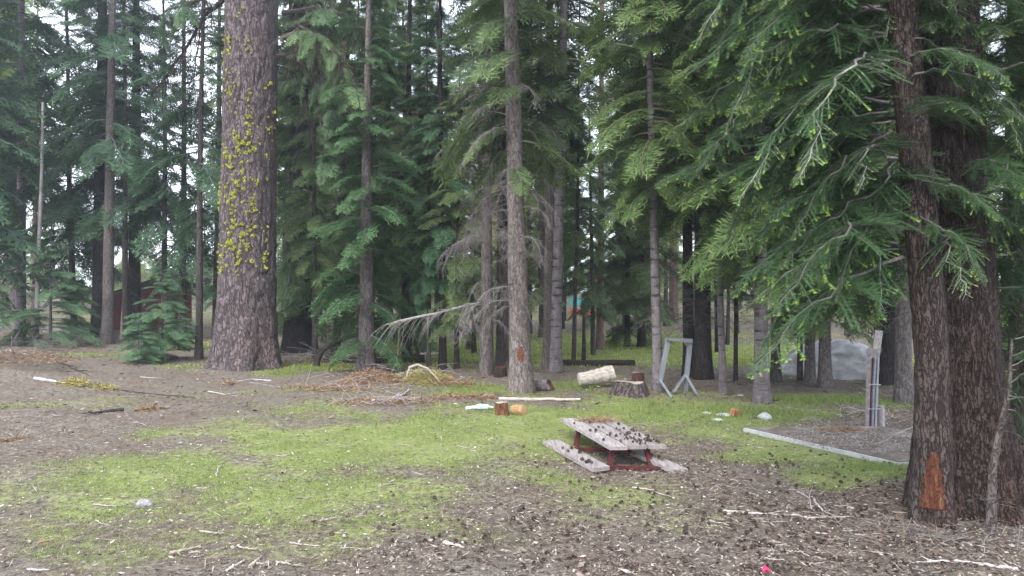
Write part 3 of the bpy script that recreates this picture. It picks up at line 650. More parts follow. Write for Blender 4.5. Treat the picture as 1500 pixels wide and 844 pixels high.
BINS = [(-400, 60, 'at the far left edge'), (60, 140, 'above the large young fir'), (140, 230, 'above the red cabin'), (230, 330, 'just left of the lichened giant'), (330, 430, 'directly behind the lichened giant'),
        (430, 500, 'above the bent dead trunk'), (500, 600, 'above the brush piles'), (600, 700, 'above the hanging dead branch'), (700, 780, 'behind the wounded fir'), (780, 860, 'behind the pale leaning trunk'),
        (860, 950, 'above the pale cut log'), (950, 1040, 'behind the timber frame'), (1040, 1110, 'right of the timber frame'), (1110, 1170, 'behind the straight grey fir'), (1170, 1230, 'above the left half of the boulder'), (1230, 1300, 'above the right half of the boulder'), (1300, 1400, 'behind the massive trunk'), (1400, 2100, 'at the right edge')]
ORD = ['nearest', 'second', 'third', 'fourth', 'fifth', 'sixth', 'seventh', 'eighth', 'ninth', 'tenth', 'eleventh', 'twelfth', 'thirteenth', 'fourteenth']
seen_bin = {}
def back_label(px, adj, noun):
    wh = [b for b in BINS if b[0] <= px < b[1]][0][2]; k = seen_bin.get((wh, noun), 0); seen_bin[(wh, noun)] = k + 1
    return f'{adj} {noun}, {ORD[min(k, 13)]} of those {wh}'
TRK = {}
pts.sort(key=lambda q_: q_[1])
for x, y, px in pts:
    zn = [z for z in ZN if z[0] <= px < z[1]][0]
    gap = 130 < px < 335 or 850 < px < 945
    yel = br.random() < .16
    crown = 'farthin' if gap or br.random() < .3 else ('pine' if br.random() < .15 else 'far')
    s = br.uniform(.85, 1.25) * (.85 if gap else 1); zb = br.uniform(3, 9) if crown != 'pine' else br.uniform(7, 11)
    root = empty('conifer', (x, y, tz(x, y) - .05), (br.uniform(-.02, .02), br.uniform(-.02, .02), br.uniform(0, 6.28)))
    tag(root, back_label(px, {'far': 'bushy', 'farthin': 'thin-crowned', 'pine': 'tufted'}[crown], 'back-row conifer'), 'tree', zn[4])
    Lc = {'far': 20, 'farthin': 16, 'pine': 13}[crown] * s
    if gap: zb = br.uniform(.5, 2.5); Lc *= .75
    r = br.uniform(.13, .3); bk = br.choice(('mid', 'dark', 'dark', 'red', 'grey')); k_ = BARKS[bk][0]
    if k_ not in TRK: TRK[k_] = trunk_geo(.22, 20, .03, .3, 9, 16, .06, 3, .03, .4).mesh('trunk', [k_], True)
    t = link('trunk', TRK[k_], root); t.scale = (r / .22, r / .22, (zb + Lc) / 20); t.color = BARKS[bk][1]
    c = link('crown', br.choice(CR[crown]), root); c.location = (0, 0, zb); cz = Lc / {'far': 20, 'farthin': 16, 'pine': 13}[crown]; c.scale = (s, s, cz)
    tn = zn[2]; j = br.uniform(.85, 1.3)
    if yel: tn = (tn[0] * 1.9, tn[1] * 1.5, tn[2] * .8)  # yellowed crowns stand in for sunlit spots far back
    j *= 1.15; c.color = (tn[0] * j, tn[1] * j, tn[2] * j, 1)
# slim pole trees between the clearing and the back rows
poles = []
tries = 0
while len(poles) < 27 and tries < 2000:
    tries += 1
    y = br.uniform(23, 42); px = br.choice((br.uniform(430, 730), br.uniform(800, 1340))); x = (px - CX) / F * y
    if any((x - a) ** 2 + (y - b) ** 2 < 1.8 ** 2 for a, b, _ in poles + pts): continue
    if 160 < px < 240 or 465 < px < 485 or 828 < px < 866: continue
    if 1150 < px < 1310 and y < 26: continue
    poles.append((x, y, px))
poles.sort(key=lambda q_: q_[1])
for x, y, px in poles:
    root = empty('pole_fir', (x, y, tz(x, y) - .05), (br.uniform(-.035, .035), br.uniform(-.035, .035), br.uniform(0, 6.28)))
    tag(root, back_label(px, 'thin dark', 'pole-like fir'), 'tree', 'pole-like firs between the clearing and the back rows')
    zb = br.uniform(2.5, 7); s = br.uniform(.65, .95); r = br.uniform(.06, .13); bk = br.choice(('mid', 'dark', 'black', 'grey')); k_ = BARKS[bk][0]
    t = link('trunk', TRK[k_] if k_ in TRK else TRK['bark'], root); t.scale = (r / .22, r / .22, (zb + 14 * s) / 20); t.color = BARKS[bk][1]
    cn = br.choice(('narrow', 'sparse')); c = link('crown', br.choice(CR[cn]), root); c.location = (0, 0, zb); c.scale = (s, s, s); c.rotation_euler.z = br.uniform(0, 6)
    j = br.uniform(1.1, 1.9) if px > 560 else br.uniform(.8, 1.1); c.color = (j, j, j * .95, 1)
    b = link('bare_twigs', BT[br.randrange(3)], root); b.location = (0, 0, 1); b.scale = (.8, .8, (zb - .6) / 4.5)
# far wood: one mass nobody could count
g = G(); rg = np.random.default_rng(77)
for k in range(115):
    y = rg.uniform(78, 120); px = rg.uniform(-400, 2000); x = (px - CX) / F * y; H = rg.uniform(11, 20)
    if 120 < px < 350: H *= .3
    if 840 < px < 950: H *= .7
    b0 = np.array((x, y, tz(x, y))); n = 40
    g.tube([b0, b0 + (0, 0, H * .5), b0 + (0, 0, H)], [.25, .15, .02], 5, 1)
    for q in range(n):
        u = (q + rg.random()) / n; assemble(g, FL[q % 4], rotm(rg.uniform(0, 6.28), -.1), 3.6 * (1 - u) ** .7 + .4, b0 + (0, 0, H * (.1 + .9 * u)))
for k in range(95):
    y = rg.uniform(58, 84); px = rg.uniform(-150, 1650); x = (px - CX) / F * y; H = rg.uniform(3.5, 8)
    if 110 < px < 250: y += 10
    b0 = np.array((x, y, tz(x, y))); g.tube([b0, b0 + (0, 0, H)], [.08, .01], 4, 1)
    for q in range(22): u = (q + rg.random()) / 22; assemble(g, FL[q % 4], rotm(rg.uniform(0, 6.28), -.1), 2.0 * (1 - u) ** .7 + .3, b0 + (0, 0, H * (.04 + .94 * u)))
fw = g.build('distant_forest', ['fol', 'twig']); tag(fw, 'distant conifer wood closing the view behind all the rows', 'forest', None, 'stuff'); fw.color = (1.9, 1.8, 1.1, 1)  # colour lifted and yellowed so the far wood reads as sunlit

# ------------------------------------------------------------------ the lichen-covered giant
p = at(354, 541); DG = p.y + .3
giant = empty('giant_pine', (p.x, DG, tz(p.x, DG)), (0, R_(.9), 0)); tag(giant, 'giant pine trunk covered in yellow-green lichen, left of the clearing', 'tree')
def grad(z): return .70 - .012 * z
gt = trunk_geo(.70, 34, .48, .34, 170, 640, .025, 21, 0, .75, .034, 28, 1.9, 5)
gt.build('trunk', ['bigbark'], giant, False).color = (.55, .52, .555, 1)
rg = np.random.default_rng(3); g = G()
CLU = [(2.1 + rg.beta(1.2, 2.0) * 7.0, -math.pi / 2 + rg.normal(-.08, .62)) for _ in range(66)]
for i in range(430):
    z0_, t0_ = CLU[rg.integers(66)]; z = max(1.75, z0_ + rg.normal(0, .25)); th = t0_ + rg.normal(0, .07)
    r = .70 + (.48 - .70) * z / 34 + .70 * .34 * math.exp(-z / .75) + .004; c = np.array((r * math.cos(th), r * math.sin(th), z)); s = min(.07, rg.lognormal(math.log(.034), .55))
    nrm = np.array((math.cos(th), math.sin(th), .0)); n = 44
    dd = unit(rg.normal(0, 1, (n, 3)) + nrm * .9); P0 = c + unit(rg.normal(0, 1, (n, 3))) * s * .55; g.strips(P0, P0 + dd * s * .5, unit(np.cross(dd, rg.normal(0, 1, (n, 3)))), s * .45, .5)
l = g.build('lichen', ['lichen'], giant); l['kind'] = 'stuff'
HB = [hero_branch(1.0, 200 + i, .5, .1) for i in range(3)]
inv = giant.matrix_basis.inverted()
def limb(path, r, root, d, seed, fol, tone=(.3, .28, .3, 1), nb=12, sz=.9, jd=.5, leaf=FB, moss=False):
    rg = np.random.default_rng(seed); P = np.array([wp(a, b, d - jd * k / len(path)) for k, (a, b) in enumerate(path)])
    P = P - np.array(root.location)
    t = np.linspace(0, len(P) - 1, len(P) * 5); PP = np.stack([np.interp(t, np.arange(len(P)), P[:, k]) for k in range(3)], 1) + rg.normal(0, .012, (len(t), 3))
    g = G(); g.tube(PP, np.linspace(r, r * .25, len(t)), 6, 1, rough=.08)
    for k in range(nb * 4):
        s = rg.uniform(.15, 1); q = PP[int(s * (len(PP) - 1))]; v = rg.normal(0, .6, 3) + (0, 0, -.7); l_ = rg.uniform(.3, 1.3) * sz; u = np.linspace(0, 1, 6)[:, None]
        Q = q + unit(v) * l_ * u + np.array((0, 0, -.3)) * l_ * u ** 2 + np.cumsum(rg.normal(0, .015, (6, 3)), 0); g.tube(Q, np.linspace(.011, .003, 6), 3, 1)
    for k in range(nb if fol else 0):
        s = rg.uniform(.3, 1); q = PP[int(s * (len(PP) - 1))]; assemble(g, leaf[k % len(leaf)], rotm(rg.uniform(0, 6.28), rg.uniform(-1.0, -.1)), rg.uniform(.5, 1.1) * sz, q)
    o = g.build('limb', ['fol', 'darkbark'], root); o.color = tone; return o
giant.rotation_euler = (0, 0, 0)
gch = [c for c in giant.children]
for c in gch: c.rotation_euler = (0, R_(.9), 0)
FT = (1.2, 1.3, 1.3, 1)
limb([(412, 52), (435, 62), (455, 95), (490, 150), (535, 205), (562, 255)], .06, giant, DG, 1, True, FT, 26)
limb([(410, 78), (440, 92), (462, 140), (475, 200), (480, 250)], .05, giant, DG, 2, True, FT, 14)
limb([(412, 20), (460, 12), (510, 25), (550, 60), (575, 100)], .07, giant, DG, 3, True, FT, 26)
limb([(412, -40), (470, -60), (530, -40), (590, 0)], .06, giant, DG, 4, True, FT, 24)
limb([(412, 60), (440, 40), (475, 55), (505, 95), (520, 130)], .05, giant, DG - .5, 14, True, (2.0, 2.0, 1.9, 1), 34)
limb([(328, 0), (300, 22), (280, 60), (255, 95), (222, 140)], .06, giant, DG, 5, False, (.6, .6, .7, 1), 22)
limb([(328, -30), (295, 0), (250, 14), (205, 40)], .04, giant, DG, 6, True, FT, 7)
limb([(326, 8), (298, 14), (290, 70), (282, 130)], .03, giant, DG, 7, False, (.6, .6, .7, 1), 6)
limb([(408, 82), (430, 78)], .05, giant, DG - .3, 8, False, (1, 1, 1, 1), 0)
limb([(405, 95), (430, 105), (450, 150), (455, 210)], .025, giant, DG, 9, False, (.6, .6, .6, 1), 7)
# dead branches on the two central trees
DB = []
for i in range(5):
    q = dead_branch_geo(1.5, 300 + i, None, .95, .75 + .12 * i); DB.append(q.mesh('dead_branch', ['deadwood']))
def deads(root, n, z0, z1, az0, az1, smin, smax, r, seed):
    q = random.Random(seed)
    for i in range(n):
        o = link('dead_branch', DB[q.randrange(5)], root); a = q.uniform(az0, az1); o.location = (r * math.cos(a), r * math.sin(a), q.uniform(z0, z1)); s = q.uniform(smin, smax)
        o.scale = (s, s, s); o.rotation_euler = (q.uniform(-.3, .3), q.uniform(-.25, .3), a); o.color = q.choice(((.5, .49, .49, 1), (.36, .35, .35, 1), (.7, .69, .7, 1)))
deads(dead1, 25, 1.6, 6.6, 1.9, 5.3, .5, .95, .08, 1)
deads(dead1, 12, 1.2, 4, -.6, .9, .3, .6, .08, 2)
deads(central, 34, 1.5, 6.0, 0, 6.28, .35, .8, .12, 3)
deads(central, 12, 2.6, 6.6, 2.6, 3.8, .6, .95, .12, 4)

# ------------------------------------------------------------------ right foreground trees
HBM = []
for i in range(4):
    fl = hero_branch(1.8, 210 + i, [.55, .42, .7, .5][i], .12); q = G(); assemble(q, fl, np.eye(3), 1, np.zeros(3)); HBM.append(q.mesh('branch', ['near', 'deadwood' if i == 2 else 'twig']))
def hero_place(root, n, z0, z1, az, spread, smin, smax, r, seed, tone=(1, 1, 1), lean=(0, 0)):
    q = random.Random(seed)
    for i in range(n):
        o = link('branch', HBM[q.randrange(4)], root); a = az + q.uniform(-spread, spread); z = z0 + (z1 - z0) * (i + q.random()) / n; o.location = (r * math.cos(a) + lean[0] * z, r * math.sin(a) + lean[1] * z, z)
        s = q.uniform(smin, smax); o.scale = (s, s, s); o.rotation_euler = (q.uniform(-.4, .4), q.gauss(.15, .28), a); j = q.uniform(.7, 1.15); o.color = (tone[0] * j, tone[1] * j, tone[2] * j, 1)
p = at(1366, 765)
ra = empty('scarred_fir', p, (0, 0, 0)); tag(ra, 'leaning fir with a red-brown scar at its base in the right foreground', 'tree')
lean = -.078
gt = trunk_geo(.14, 16, .05, .32, 64, 520, .05, 31, .0, .35, .010, 16, 5); gt.V[0][:, 0] += -.095 * (np.sqrt((gt.V[0][:, 2] - 1.5) ** 2 + .2) + gt.V[0][:, 2] - 1.5) / 2 + .005
tr = gt.build('trunk', ['darkbark'], ra, False); tr.color = (.92, .89, .91, 1)
p2 = at(1417, 742)
rb = empty('massive_conifer', p2); tag(rb, 'massive dark brown trunk flaring at its foot behind the scarred fir', 'tree')
lb = (1378 - 1417) / F * p2.y / (CAMZ + HY / F * p2.y)
gt = trunk_geo(.305, 26, .12, .55, 90, 620, .03, 33, .0, .75, .016, 24, 4, 4)
t2 = gt.build('trunk', ['darkbark'], rb, False); t2.color = (.68, .63, .63, 1); t2.rotation_euler = (0, math.atan(lb), 0)
# scar on the scarred fir: raw wood standing slightly proud of the bark
g = G(); rg = np.random.default_rng(4); nu, nv = 12, 26; Vs = []
for b_ in range(nv):
    z = .14 + .46 * b_ / (nv - 1); wd = .62 * (1 - (b_ / (nv - 1)) ** 1.3 * .72) * rg.uniform(.84, 1.1)
    for a_ in range(nu):
        th = -math.pi / 2 - .48 + (a_ / (nu - 1) - .5) * 2 * wd * 1.1 + .05 * math.sin(b_ * .9)
        e = abs(a_ / (nu - 1) - .5) * 2; r = .14 * (1 + .32 * math.exp(-z / .35)) + .014 - .02 * e ** 6 + rg.normal(0, .0025) - (.012 if b_ in (0, nv - 1) else 0)
        Vs.append((r * math.cos(th), r * math.sin(th), z))
g.add(Vs, [(b_ * nu + a_, b_ * nu + a_ + 1, (b_ + 1) * nu + a_ + 1, (b_ + 1) * nu + a_) for b_ in range(nv - 1) for a_ in range(nu - 1)])
g.build('scar', ['orangewood'], ra, False).color = (.32, .33, .38, 1)
hero_place(ra, 60, 2.1, 6.4, math.pi * .95, .75, .5, 1.05, .1, 11, (1, 1, 1), (lean, 0))
hero_place(ra, 22, 2.4, 6.0, -math.pi / 2 + .9, 1.0, .35, .6, .1, 12, (1, 1, 1), (lean, 0))
hero_place(rb, 42, 2.2, 6.5, -math.pi / 2 - .1, 1.4, .35, .65, .28, 13, (.9, .95, .9), (lb, 0))
hero_place(rb, 34, 1.7, 6.0, .1, .9, .4, .9, .28, 14, (.95, 1, .9), (lb, 0))
hero_place(rb, 26, 2.4, 6.5, math.pi * .9, .8, .7, 1.2, .28, 15, (.8, .9, .85), (lb, 0))
for rt, zz, s in ((ra, 6.5, .9), (rb, 7.0, 1.3)):
    c = link('crown', CR['fir'][1], rt); c.location = (lean * zz, 0, zz); c.scale = (s, s, s); c.color = (1, 1, 1, 1)
# trunk at the right edge and the mid-distance fir left of it
p3 = at(1497, 712)
rc = empty('edge_fir', p3); tag(rc, 'dark trunk cut off by the right edge of the view', 'tree')
trunk_geo(.12, 18, .04, .3, 32, 200, .05, 35, .01, .3, .006, 14, 5).build('trunk', ['darkbark'], rc, False)
hero_place(rc, 26, .5, 4.5, math.pi, 1.6, .3, .6, .1, 16, (1, 1.05, .95)); hero_place(rc, 20, 2.5, 5.5, math.pi, 1.2, .6, 1.0, .1, 17)
c = link('crown', CR['fir'][0], rc); c.location = (0, 0, 5.5); c.color = (1, 1, 1, 1)
hero_place(t1117, 60, 3.0, 8.5, math.pi, 3.14, .6, 1.1, .1, 21, (1, 1, 1))
hero_place(t1208, 60, 2.6, 8.5, -math.pi / 2, 3.14, .6, 1.15, .1, 22, (1, 1, 1))
# sapling at the massive trunk's foot
p4 = at(1452, 785); rs = empty('bare_sapling', p4); tag(rs, 'thin bare sapling stem leaning against the massive trunk', 'sapling')
g = G(); P = np.array([(0, 0, -.05), (.015, .02, .25), (.03, .03, .5), (.10, .05, .8), (.19, .08, 1.1), (.24, .12, 1.5)]); g.tube(P, [.045, .035, .03, .024, .018, .01], 8, 0, rough=.08)
for k in range(12):
    q = P[random.randrange(1, 5)]; v = np.array((random.uniform(-.35, .3), random.uniform(-.3, 0), random.uniform(-.15, .3))); g.tube([q, q + v * .5 + (0, 0, .03), q + v], [.004, .003, .0015], 3, 0)
o = g.build('stem', ['bark'], rs); o.color = (.5, .48, .48, 1)
hero_place(rs, 8, .9, 1.5, -.2, .9, .22, .4, .0, 31, (1, 1.1, 1), (.16, .06))

# ------------------------------------------------------------------ wounds on the two central firs
def wound(root, r, z, h, wd, lean_, name='wound'):
    g = G(); Vs = []; nu, nv = 7, 12; rg = np.random.default_rng(int(z * 100))
    for b_ in range(nv):
        u = b_ / (nv - 1); w_ = wd * (math.sin(math.pi * (u * .9 + .05)) ** .6) * (1 - .4 * u)
        for a_ in range(nu):
            th = -math.pi / 2 + (a_ / (nu - 1) - .5) * 2 * w_ + .04 * rg.normal(); rr = r * 1.03 + .012 - (.02 if a_ in (0, nu - 1) or b_ in (0, nv - 1) else 0)
            Vs.append((rr * math.cos(th), rr * math.sin(th), z + h * u))
    g.add(Vs, [(b_ * nu + a_, b_ * nu + a_ + 1, (b_ + 1) * nu + a_ + 1, (b_ + 1) * nu + a_) for b_ in range(nv - 1) for a_ in range(nu - 1)]); g.build(name, ['orangewood'], root).color = (.6, .6, .62, 1)
wound(central, .212, .58, .34, .42, 0)
# ------------------------------------------------------------------ picnic table
pt = at(935, 684); T0 = empty('picnic_table', (0, 0, 0)); tag(T0, 'weathered grey picnic table with dull red legs, strewn with pine cones', 'table')
dn, df = 8.35, 10.35
def tp(px, py, d): return wp(px, py, d)
# table frame: local x across, y away, built in world metres
nl, nr = wp(893, 655, 8.3), wp(978, 654, 8.3)
fl_, fr = wp(820, 613, 10.3), wp(898, 611, 10.3)
zt = .5 * (nl[2] + fl_[2])
def quadboard(g, a, b, c, d, th, mat=0):   # a,b near-left/right, c,d far-right/left (top corners)
    V = [a, b, c, d] + [p - (0, 0, th) for p in (a, b, c, d)]
    g.add(V, [(0, 1, 2, 3), (7, 6, 5, 4), (0, 4, 5, 1), (1, 5, 6, 2), (2, 6, 7, 3), (3, 7, 4, 0)], None, .5, mat)
zn_, zf_ = .19, .24      # heights of the near and far ends of the top (the table has sunk)
def bp(px, py, z):        # point at height z seen at a pixel
    y = (CAMZ - z) * F / (py - HY); return np.array(((px - CX) / F * y, y, z))
a, b = bp(891, 654, zn_), bp(979, 653, zn_); dlen = bp(820, 613, zf_); far_r = bp(897, 612, zf_)
wvec = b - a
for k in range(3):
    g = G(); u0, u1 = k / 3 + .02, (k + 1) / 3 - .02; off = random.uniform(-.03, .03) * 1.0
    dirv = unit(dlen - a)
    quadboard(g, a + wvec * u0 - dirv * off, a + wvec * u1 - dirv * off, dlen + (far_r - dlen) * u1 + dirv * off, dlen + (far_r - dlen) * u0 + dirv * off, .04)
    o = g.build('tabletop_board', ['plank'], T0); o.color = (.7, .67, .665, 1) if k else (.82, .79, .785, 1)
BZ = -.03
bn0, bn1 = bp(868, 686, BZ + .04), bp(893, 683, BZ + .04); bf0, bf1 = bp(795, 646, BZ + .10), bp(818, 644, BZ + .10)
g = G(); quadboard(g, bn0, bn1, bf1, bf0, .045); g.build('bench_seat', ['plank'], T0).color = (.74, .71, .70, 1)
cn0, cn1 = bp(984, 688, BZ + .04), bp(1008, 687, BZ + .04); cf0, cf1 = bp(925, 654, BZ + .10), bp(946, 653, BZ + .10)
cf0 = cn0 + (bf0 - bn0) * 1.0; cf1 = cn1 + (bf1 - bn1)
g = G(); quadboard(g, cn0, cn1, cf1, cf0, .045); g.build('bench_seat', ['plank'], T0).color = (.74, .71, .70, 1)
dirv = (dlen - a)
for fr_ in (.14, .80):
    c0 = a + dirv * fr_ + wvec * .10 - (0, 0, .045); c1 = a + dirv * fr_ + wvec * .90 - (0, 0, .045)
    L = (bn0 + bn1) / 2 + (bf0 - bn0) * (fr_ + .02); Rr = (cn0 + cn1) / 2 + (cf0 - cn0) * (fr_ + .02)
    for c_, e_, s in ((c0, L, 1), (c1, Rr, -1)):
        g = G(); foot = e_ + (Rr - L) * (.20 if s > 0 else -.20); foot = np.array((foot[0], foot[1], -.15)); g.beam(c_ + wvec * .12 * s, foot, .055, .055, 0, (0, 1, 0)); g.build('leg', ['redpaint'], T0)
    g = G(); g.beam(L - (0, 0, .05), Rr - (0, 0, .05), .05, .04); g.build('cross_bar', ['redpaint'], T0)
    g = G(); g.beam(c0 - wvec * .02, c1 + wvec * .02, .06, .04); g.build('top_support', ['redpaint'], T0)
g = G(); g.beam((a + wvec * .5 + dirv * .14) - (0, 0, .14), (a + wvec * .5 + dirv * .8) - (0, 0, .14), .03, .05); g.build('centre_rail', ['redpaint'], T0)

# cones
def cone_mesh():
    g = G(); rg = np.random.default_rng(8); H, Rm = .036, .015
    th = np.linspace(0, 2 * math.pi, 8, endpoint=False); Vs = []
    for k in range(7):
        u = k / 6; r = Rm * .75 * math.sin(math.pi * (.12 + .82 * u)) ; Vs += [(r * math.cos(t), r * math.sin(t), H * u - H / 2) for t in th]
    g.add(Vs, [(k * 8 + j, k * 8 + (j + 1) % 8, (k + 1) * 8 + (j + 1) % 8, (k + 1) * 8 + j) for k in range(6) for j in range(8)])
    for k in range(9):
        u = (k + .5) / 9; r = Rm * math.sin(math.pi * (.1 + .82 * u)); n = 8
        t = np.arange(n) * 2 * math.pi / n + k * 2.4; c = np.stack([np.cos(t), np.sin(t), 0 * t], 1); z = H * u - H / 2
        P0 = c * r * .5 + (0, 0, z); P1 = c * (r + .006) + (0, 0, z + .006); g.strips(P0, P1, np.stack([-np.sin(t), np.cos(t), 0 * t], 1), .012, .5, 0, .75)
    return g.mesh('pine_cone', ['cone'], False)
CM = cone_mesh()
def cone(p, label, group, s=1.0):
    o = link('pine_cone', CM); o.location = p; s *= random.uniform(.65, 1.3); o.scale = (s,) * 3; o.rotation_euler = (random.uniform(1.1, 1.9), random.uniform(-.3, .3), random.uniform(0, 6.28)); tag(o, label, 'pine cone', group); return o
q = random.Random(12)
for k in range(64):
    u, v = (q.uniform(.03, .97), q.uniform(.02, .9))
    if q.random() < .5: v = q.uniform(.05, .4); u = q.uniform(.4, .97)
    pp = a + wvec * u + (dlen - a) * v; cone(pp + (0, 0, .016), 'small dark pine cone lying on the tabletop boards', 'pine cones on the tabletop', .8)
for k in range(9):
    pp = bn0 + (bn1 - bn0) * q.uniform(.15, .85) + (bf0 - bn0) * q.uniform(.03, .75); cone(pp + (0, 0, .016), 'small dark pine cone on the left bench of the picnic table', 'pine cones on the left bench')
for k in range(6):
    pp = cn0 + (cn1 - cn0) * q.uniform(.15, .85) + (cf0 - cn0) * q.uniform(.1, .6); cone(pp + (0, 0, .016), 'small dark pine cone on the right bench of the picnic table', 'pine cones on the right bench')
npl = 0; CC = [(q.uniform(640, 1480), q.uniform(700, 842)) for _ in range(70)]
while npl < 215:
    cc = CC[q.randrange(70)]; px, py = cc[0] + q.gauss(0, 34), min(842, max(698, cc[1] + q.gauss(0, 9)))
    if px > 1480: continue
    if q.random() > 1 / (1 + math.exp(-(px - 820) / 90 - (py - 745) / 35)): continue
    p = at(px, py); cone(p + Vector((0, 0, q.uniform(.008, .02))), 'dark pine cone lying on the littered ground in the right foreground', 'pine cones on the ground', .85); npl += 1
g = G(); CV = np.array([v.co[:] for v in CM.vertices]); CP = [tuple(p.vertices) for p in CM.polygons]; CP = np.array(CP)
for k in range(800):
    px, py = q.uniform(480, 1400), q.uniform(655, 842)
    if q.random() > 1 / (1 + math.exp(-(px - 800) / 110 - (py - 745) / 40)): continue
    p = at(px, py); Rm = np.array(Euler((q.uniform(1, 2), q.uniform(-.3, .3), q.uniform(0, 6))).to_matrix()); g.add(CV @ Rm.T * q.uniform(.7, 1.1) + np.array(p) + (0, 0, .018), CP)
tag(g.build('cone_scatter', ['cone']), 'scattering of smaller cones mixed into the litter', 'pine cones', None, 'stuff')
# dry needle heap on the table
def heap(name, c, rx, ry, h, n, mat, label, cat='needle heap', wd=.006, ln=.09, twigs=0, tm='deadwood'):
    c = np.array(c); rg = np.random.default_rng(int(abs(c[0] * 1000)) + n); g = G(); th = rg.uniform(0, 6.28, n); rr = rg.random(n) ** .6
    P = np.stack([rx * rr * np.cos(th), ry * rr * np.sin(th), h * (1 - rr ** 1.5) * rg.random(n) ** .5], 1) + c; d = unit(rg.normal(0, 1, (n, 3)) * (1, 1, .45)) * ln * rg.uniform(.5, 1.3, (n, 1))
    P1 = P + d; P1[:, 2] = np.maximum(P1[:, 2], c[2] + .003)
    g.strips(P, P1, unit(np.cross(d, rg.normal(0, 1, (n, 3)))), wd, rg.random(n))
    for k in range(twigs):
        q0 = c + np.array((rg.normal(0, rx * .5), rg.normal(0, ry * .5), rg.uniform(0, h))); v = unit(rg.normal(0, 1, 3) * (1, .7, .35)) * rg.uniform(.3, 1.0) * rx; u = np.linspace(-.5, .5, 7)[:, None]
        Q = q0 + v * u + np.array((0, 0, rg.uniform(0, .25) * rx)) * (.25 - u ** 2) + np.cumsum(rg.normal(0, .012, (7, 3)), 0); Q[:, 2] = np.maximum(Q[:, 2], c[2]); g.tube(Q, np.linspace(.0055, .002, 7) * rg.uniform(.4, 1.3), 4, 1)
    return tag(g.build(name, [mat, tm]), label, cat)
pp = a + wvec * .62 + (dlen - a) * .86
heap('needle_heap', pp + (0, 0, .004), .26, .13, .05, 420, 'orangeneedle', 'heap of dry orange needles on the far end of the tabletop', wd=.006, ln=.12)

# ------------------------------------------------------------------ logs, stumps, rocks
def stump(name, px, py, wpx, hpx, label, bark='bark', col=(1, 1, 1, 1), flare=.3, cut='endgrain', tilt=0, lobes=4, rough=.12):
    p = at(px, py); d = p.y; r = wpx / 2 / F * d; h = hpx / F * d; root = empty(name, p + Vector((0, r * .6, 0)), (0, tilt, random.uniform(0, 6))); tag(root, label, 'stump')
    g = trunk_geo(r * .8, h, r * .72, flare, 40, 16, rough, int(px), 0, h * .5, .012, 18, 6, lobes)
    V = g.V[0].reshape(16, 40, 3); V[-1, :, 2] += h * (.35 if 'wide' in name else .12) * (vn(np.arange(40) / 40 * 9, np.full(40, 3.3), int(px), 9) - .6); top = V[-1].copy(); o = g.build('bark', [bark], root); o.color = col
    g2 = G(); c = top.mean(0); rings = [top, (top - c) * .6 + c + (0, 0, .006), (top - c) * .2 + c]
    g2.add(np.vstack(rings + [c[None]]), [(k * 40 + j, k * 40 + (j + 1) % 40, (k + 1) * 40 + (j + 1) % 40, (k + 1) * 40 + j) for k in range(2) for j in range(40)], [(80 + j, 80 + (j + 1) % 40, 120) for j in range(40)]); g2.build('cut_face', [cut], root).color = (.75, .7, .66, 1); return root
stump('wide_stump', 926, 582, 60, 22, 'wide low crumbling stump beside the silvery banded fir', 'bigbark', (.5, .46, .46, 1), .25, 'palewood', 0, 5, .2)
stump('small_stump', 936, 562, 24, 16, 'small reddish stump just behind the wide crumbling one', 'darkbark', (1.6, 1.1, 1, 1), .1, 'deadwood')
stump('far_stump', 690, 512, 18, 13, 'grey-brown stump on the bright grass far left of the wounded fir', 'bark', (.8, .6, .55, 1), .3, 'deadwood')
stump('dark_stump', 733, 552, 26, 14, 'low dark rotten stump between the dead-branched tree and the wounded fir', 'darkbark', (.8, .7, .7, 1), .1, 'redheart')
stump('split_round', 735, 609, 26, 19, 'upright split round of orange-brown wood in the clearing', 'orangewood', (.5, .62, .7, 1), .1, 'palewood', .06, 3, .25)
def log(name, p0, p1, r0, r1, label, mat, end, col=(1, 1, 1, 1), n=20, k=14, rough=.04, cat='log', parts=True, sag=0):
    p0, p1 = np.array(p0), np.array(p1); rg = np.random.default_rng(int(abs(p0[0]) * 100)); t = np.linspace(0, 1, k)[:, None]
    P = p0 + (p1 - p0) * t + np.array((0, 0, sag)) * (t * (1 - t)) * 4 + np.concatenate([np.zeros((1, 3)), rg.normal(0, r0 * .06, (k - 2, 3)), np.zeros((1, 3))]); c = P.mean(0); root = empty(name, c); tag(root, label, cat)
    g = G(); g.tube(P - c, np.linspace(r0, r1, k), n, 0, rough=rough); o = g.build('bark', [mat], root); o.color = col
    V = g.V[0].reshape(k, n, 3)
    for e, s in ((0, -1), (k - 1, 1)):
        g2 = G(); cc = V[e].mean(0); ax = unit(P[-1] - P[0]) * s * .003; g2.add(np.vstack([V[e], cc + ax]), None, [(j, (j + 1) % n, n) if s > 0 else ((j + 1) % n, j, n) for j in range(n)]); g2.build('cut_face', [end], root)
    return root
p = at(874, 569); d = p.y + .1; s = d / F
log('cut_log', ((848 - CX) * s, d, p.z + .17), ((900 - CX) * s, d + .12, p.z + .27), .125, .175, 'pale bleached cut log tipped up on its yellowish side', 'palewood', 'palewood', (.82, .8, .77, 1), rough=.03)
p = at(795, 572); s = p.y / F; r_ = log('hollow_log', ((782 - CX) * s, p.y + .15, p.z + .08), ((806 - CX) * s, p.y, p.z + .11), .10, .13, 'dark grey log piece with a burnt red-brown end, right of the wounded fir', 'bark', 'redheart', (.9, .9, 1, 1))
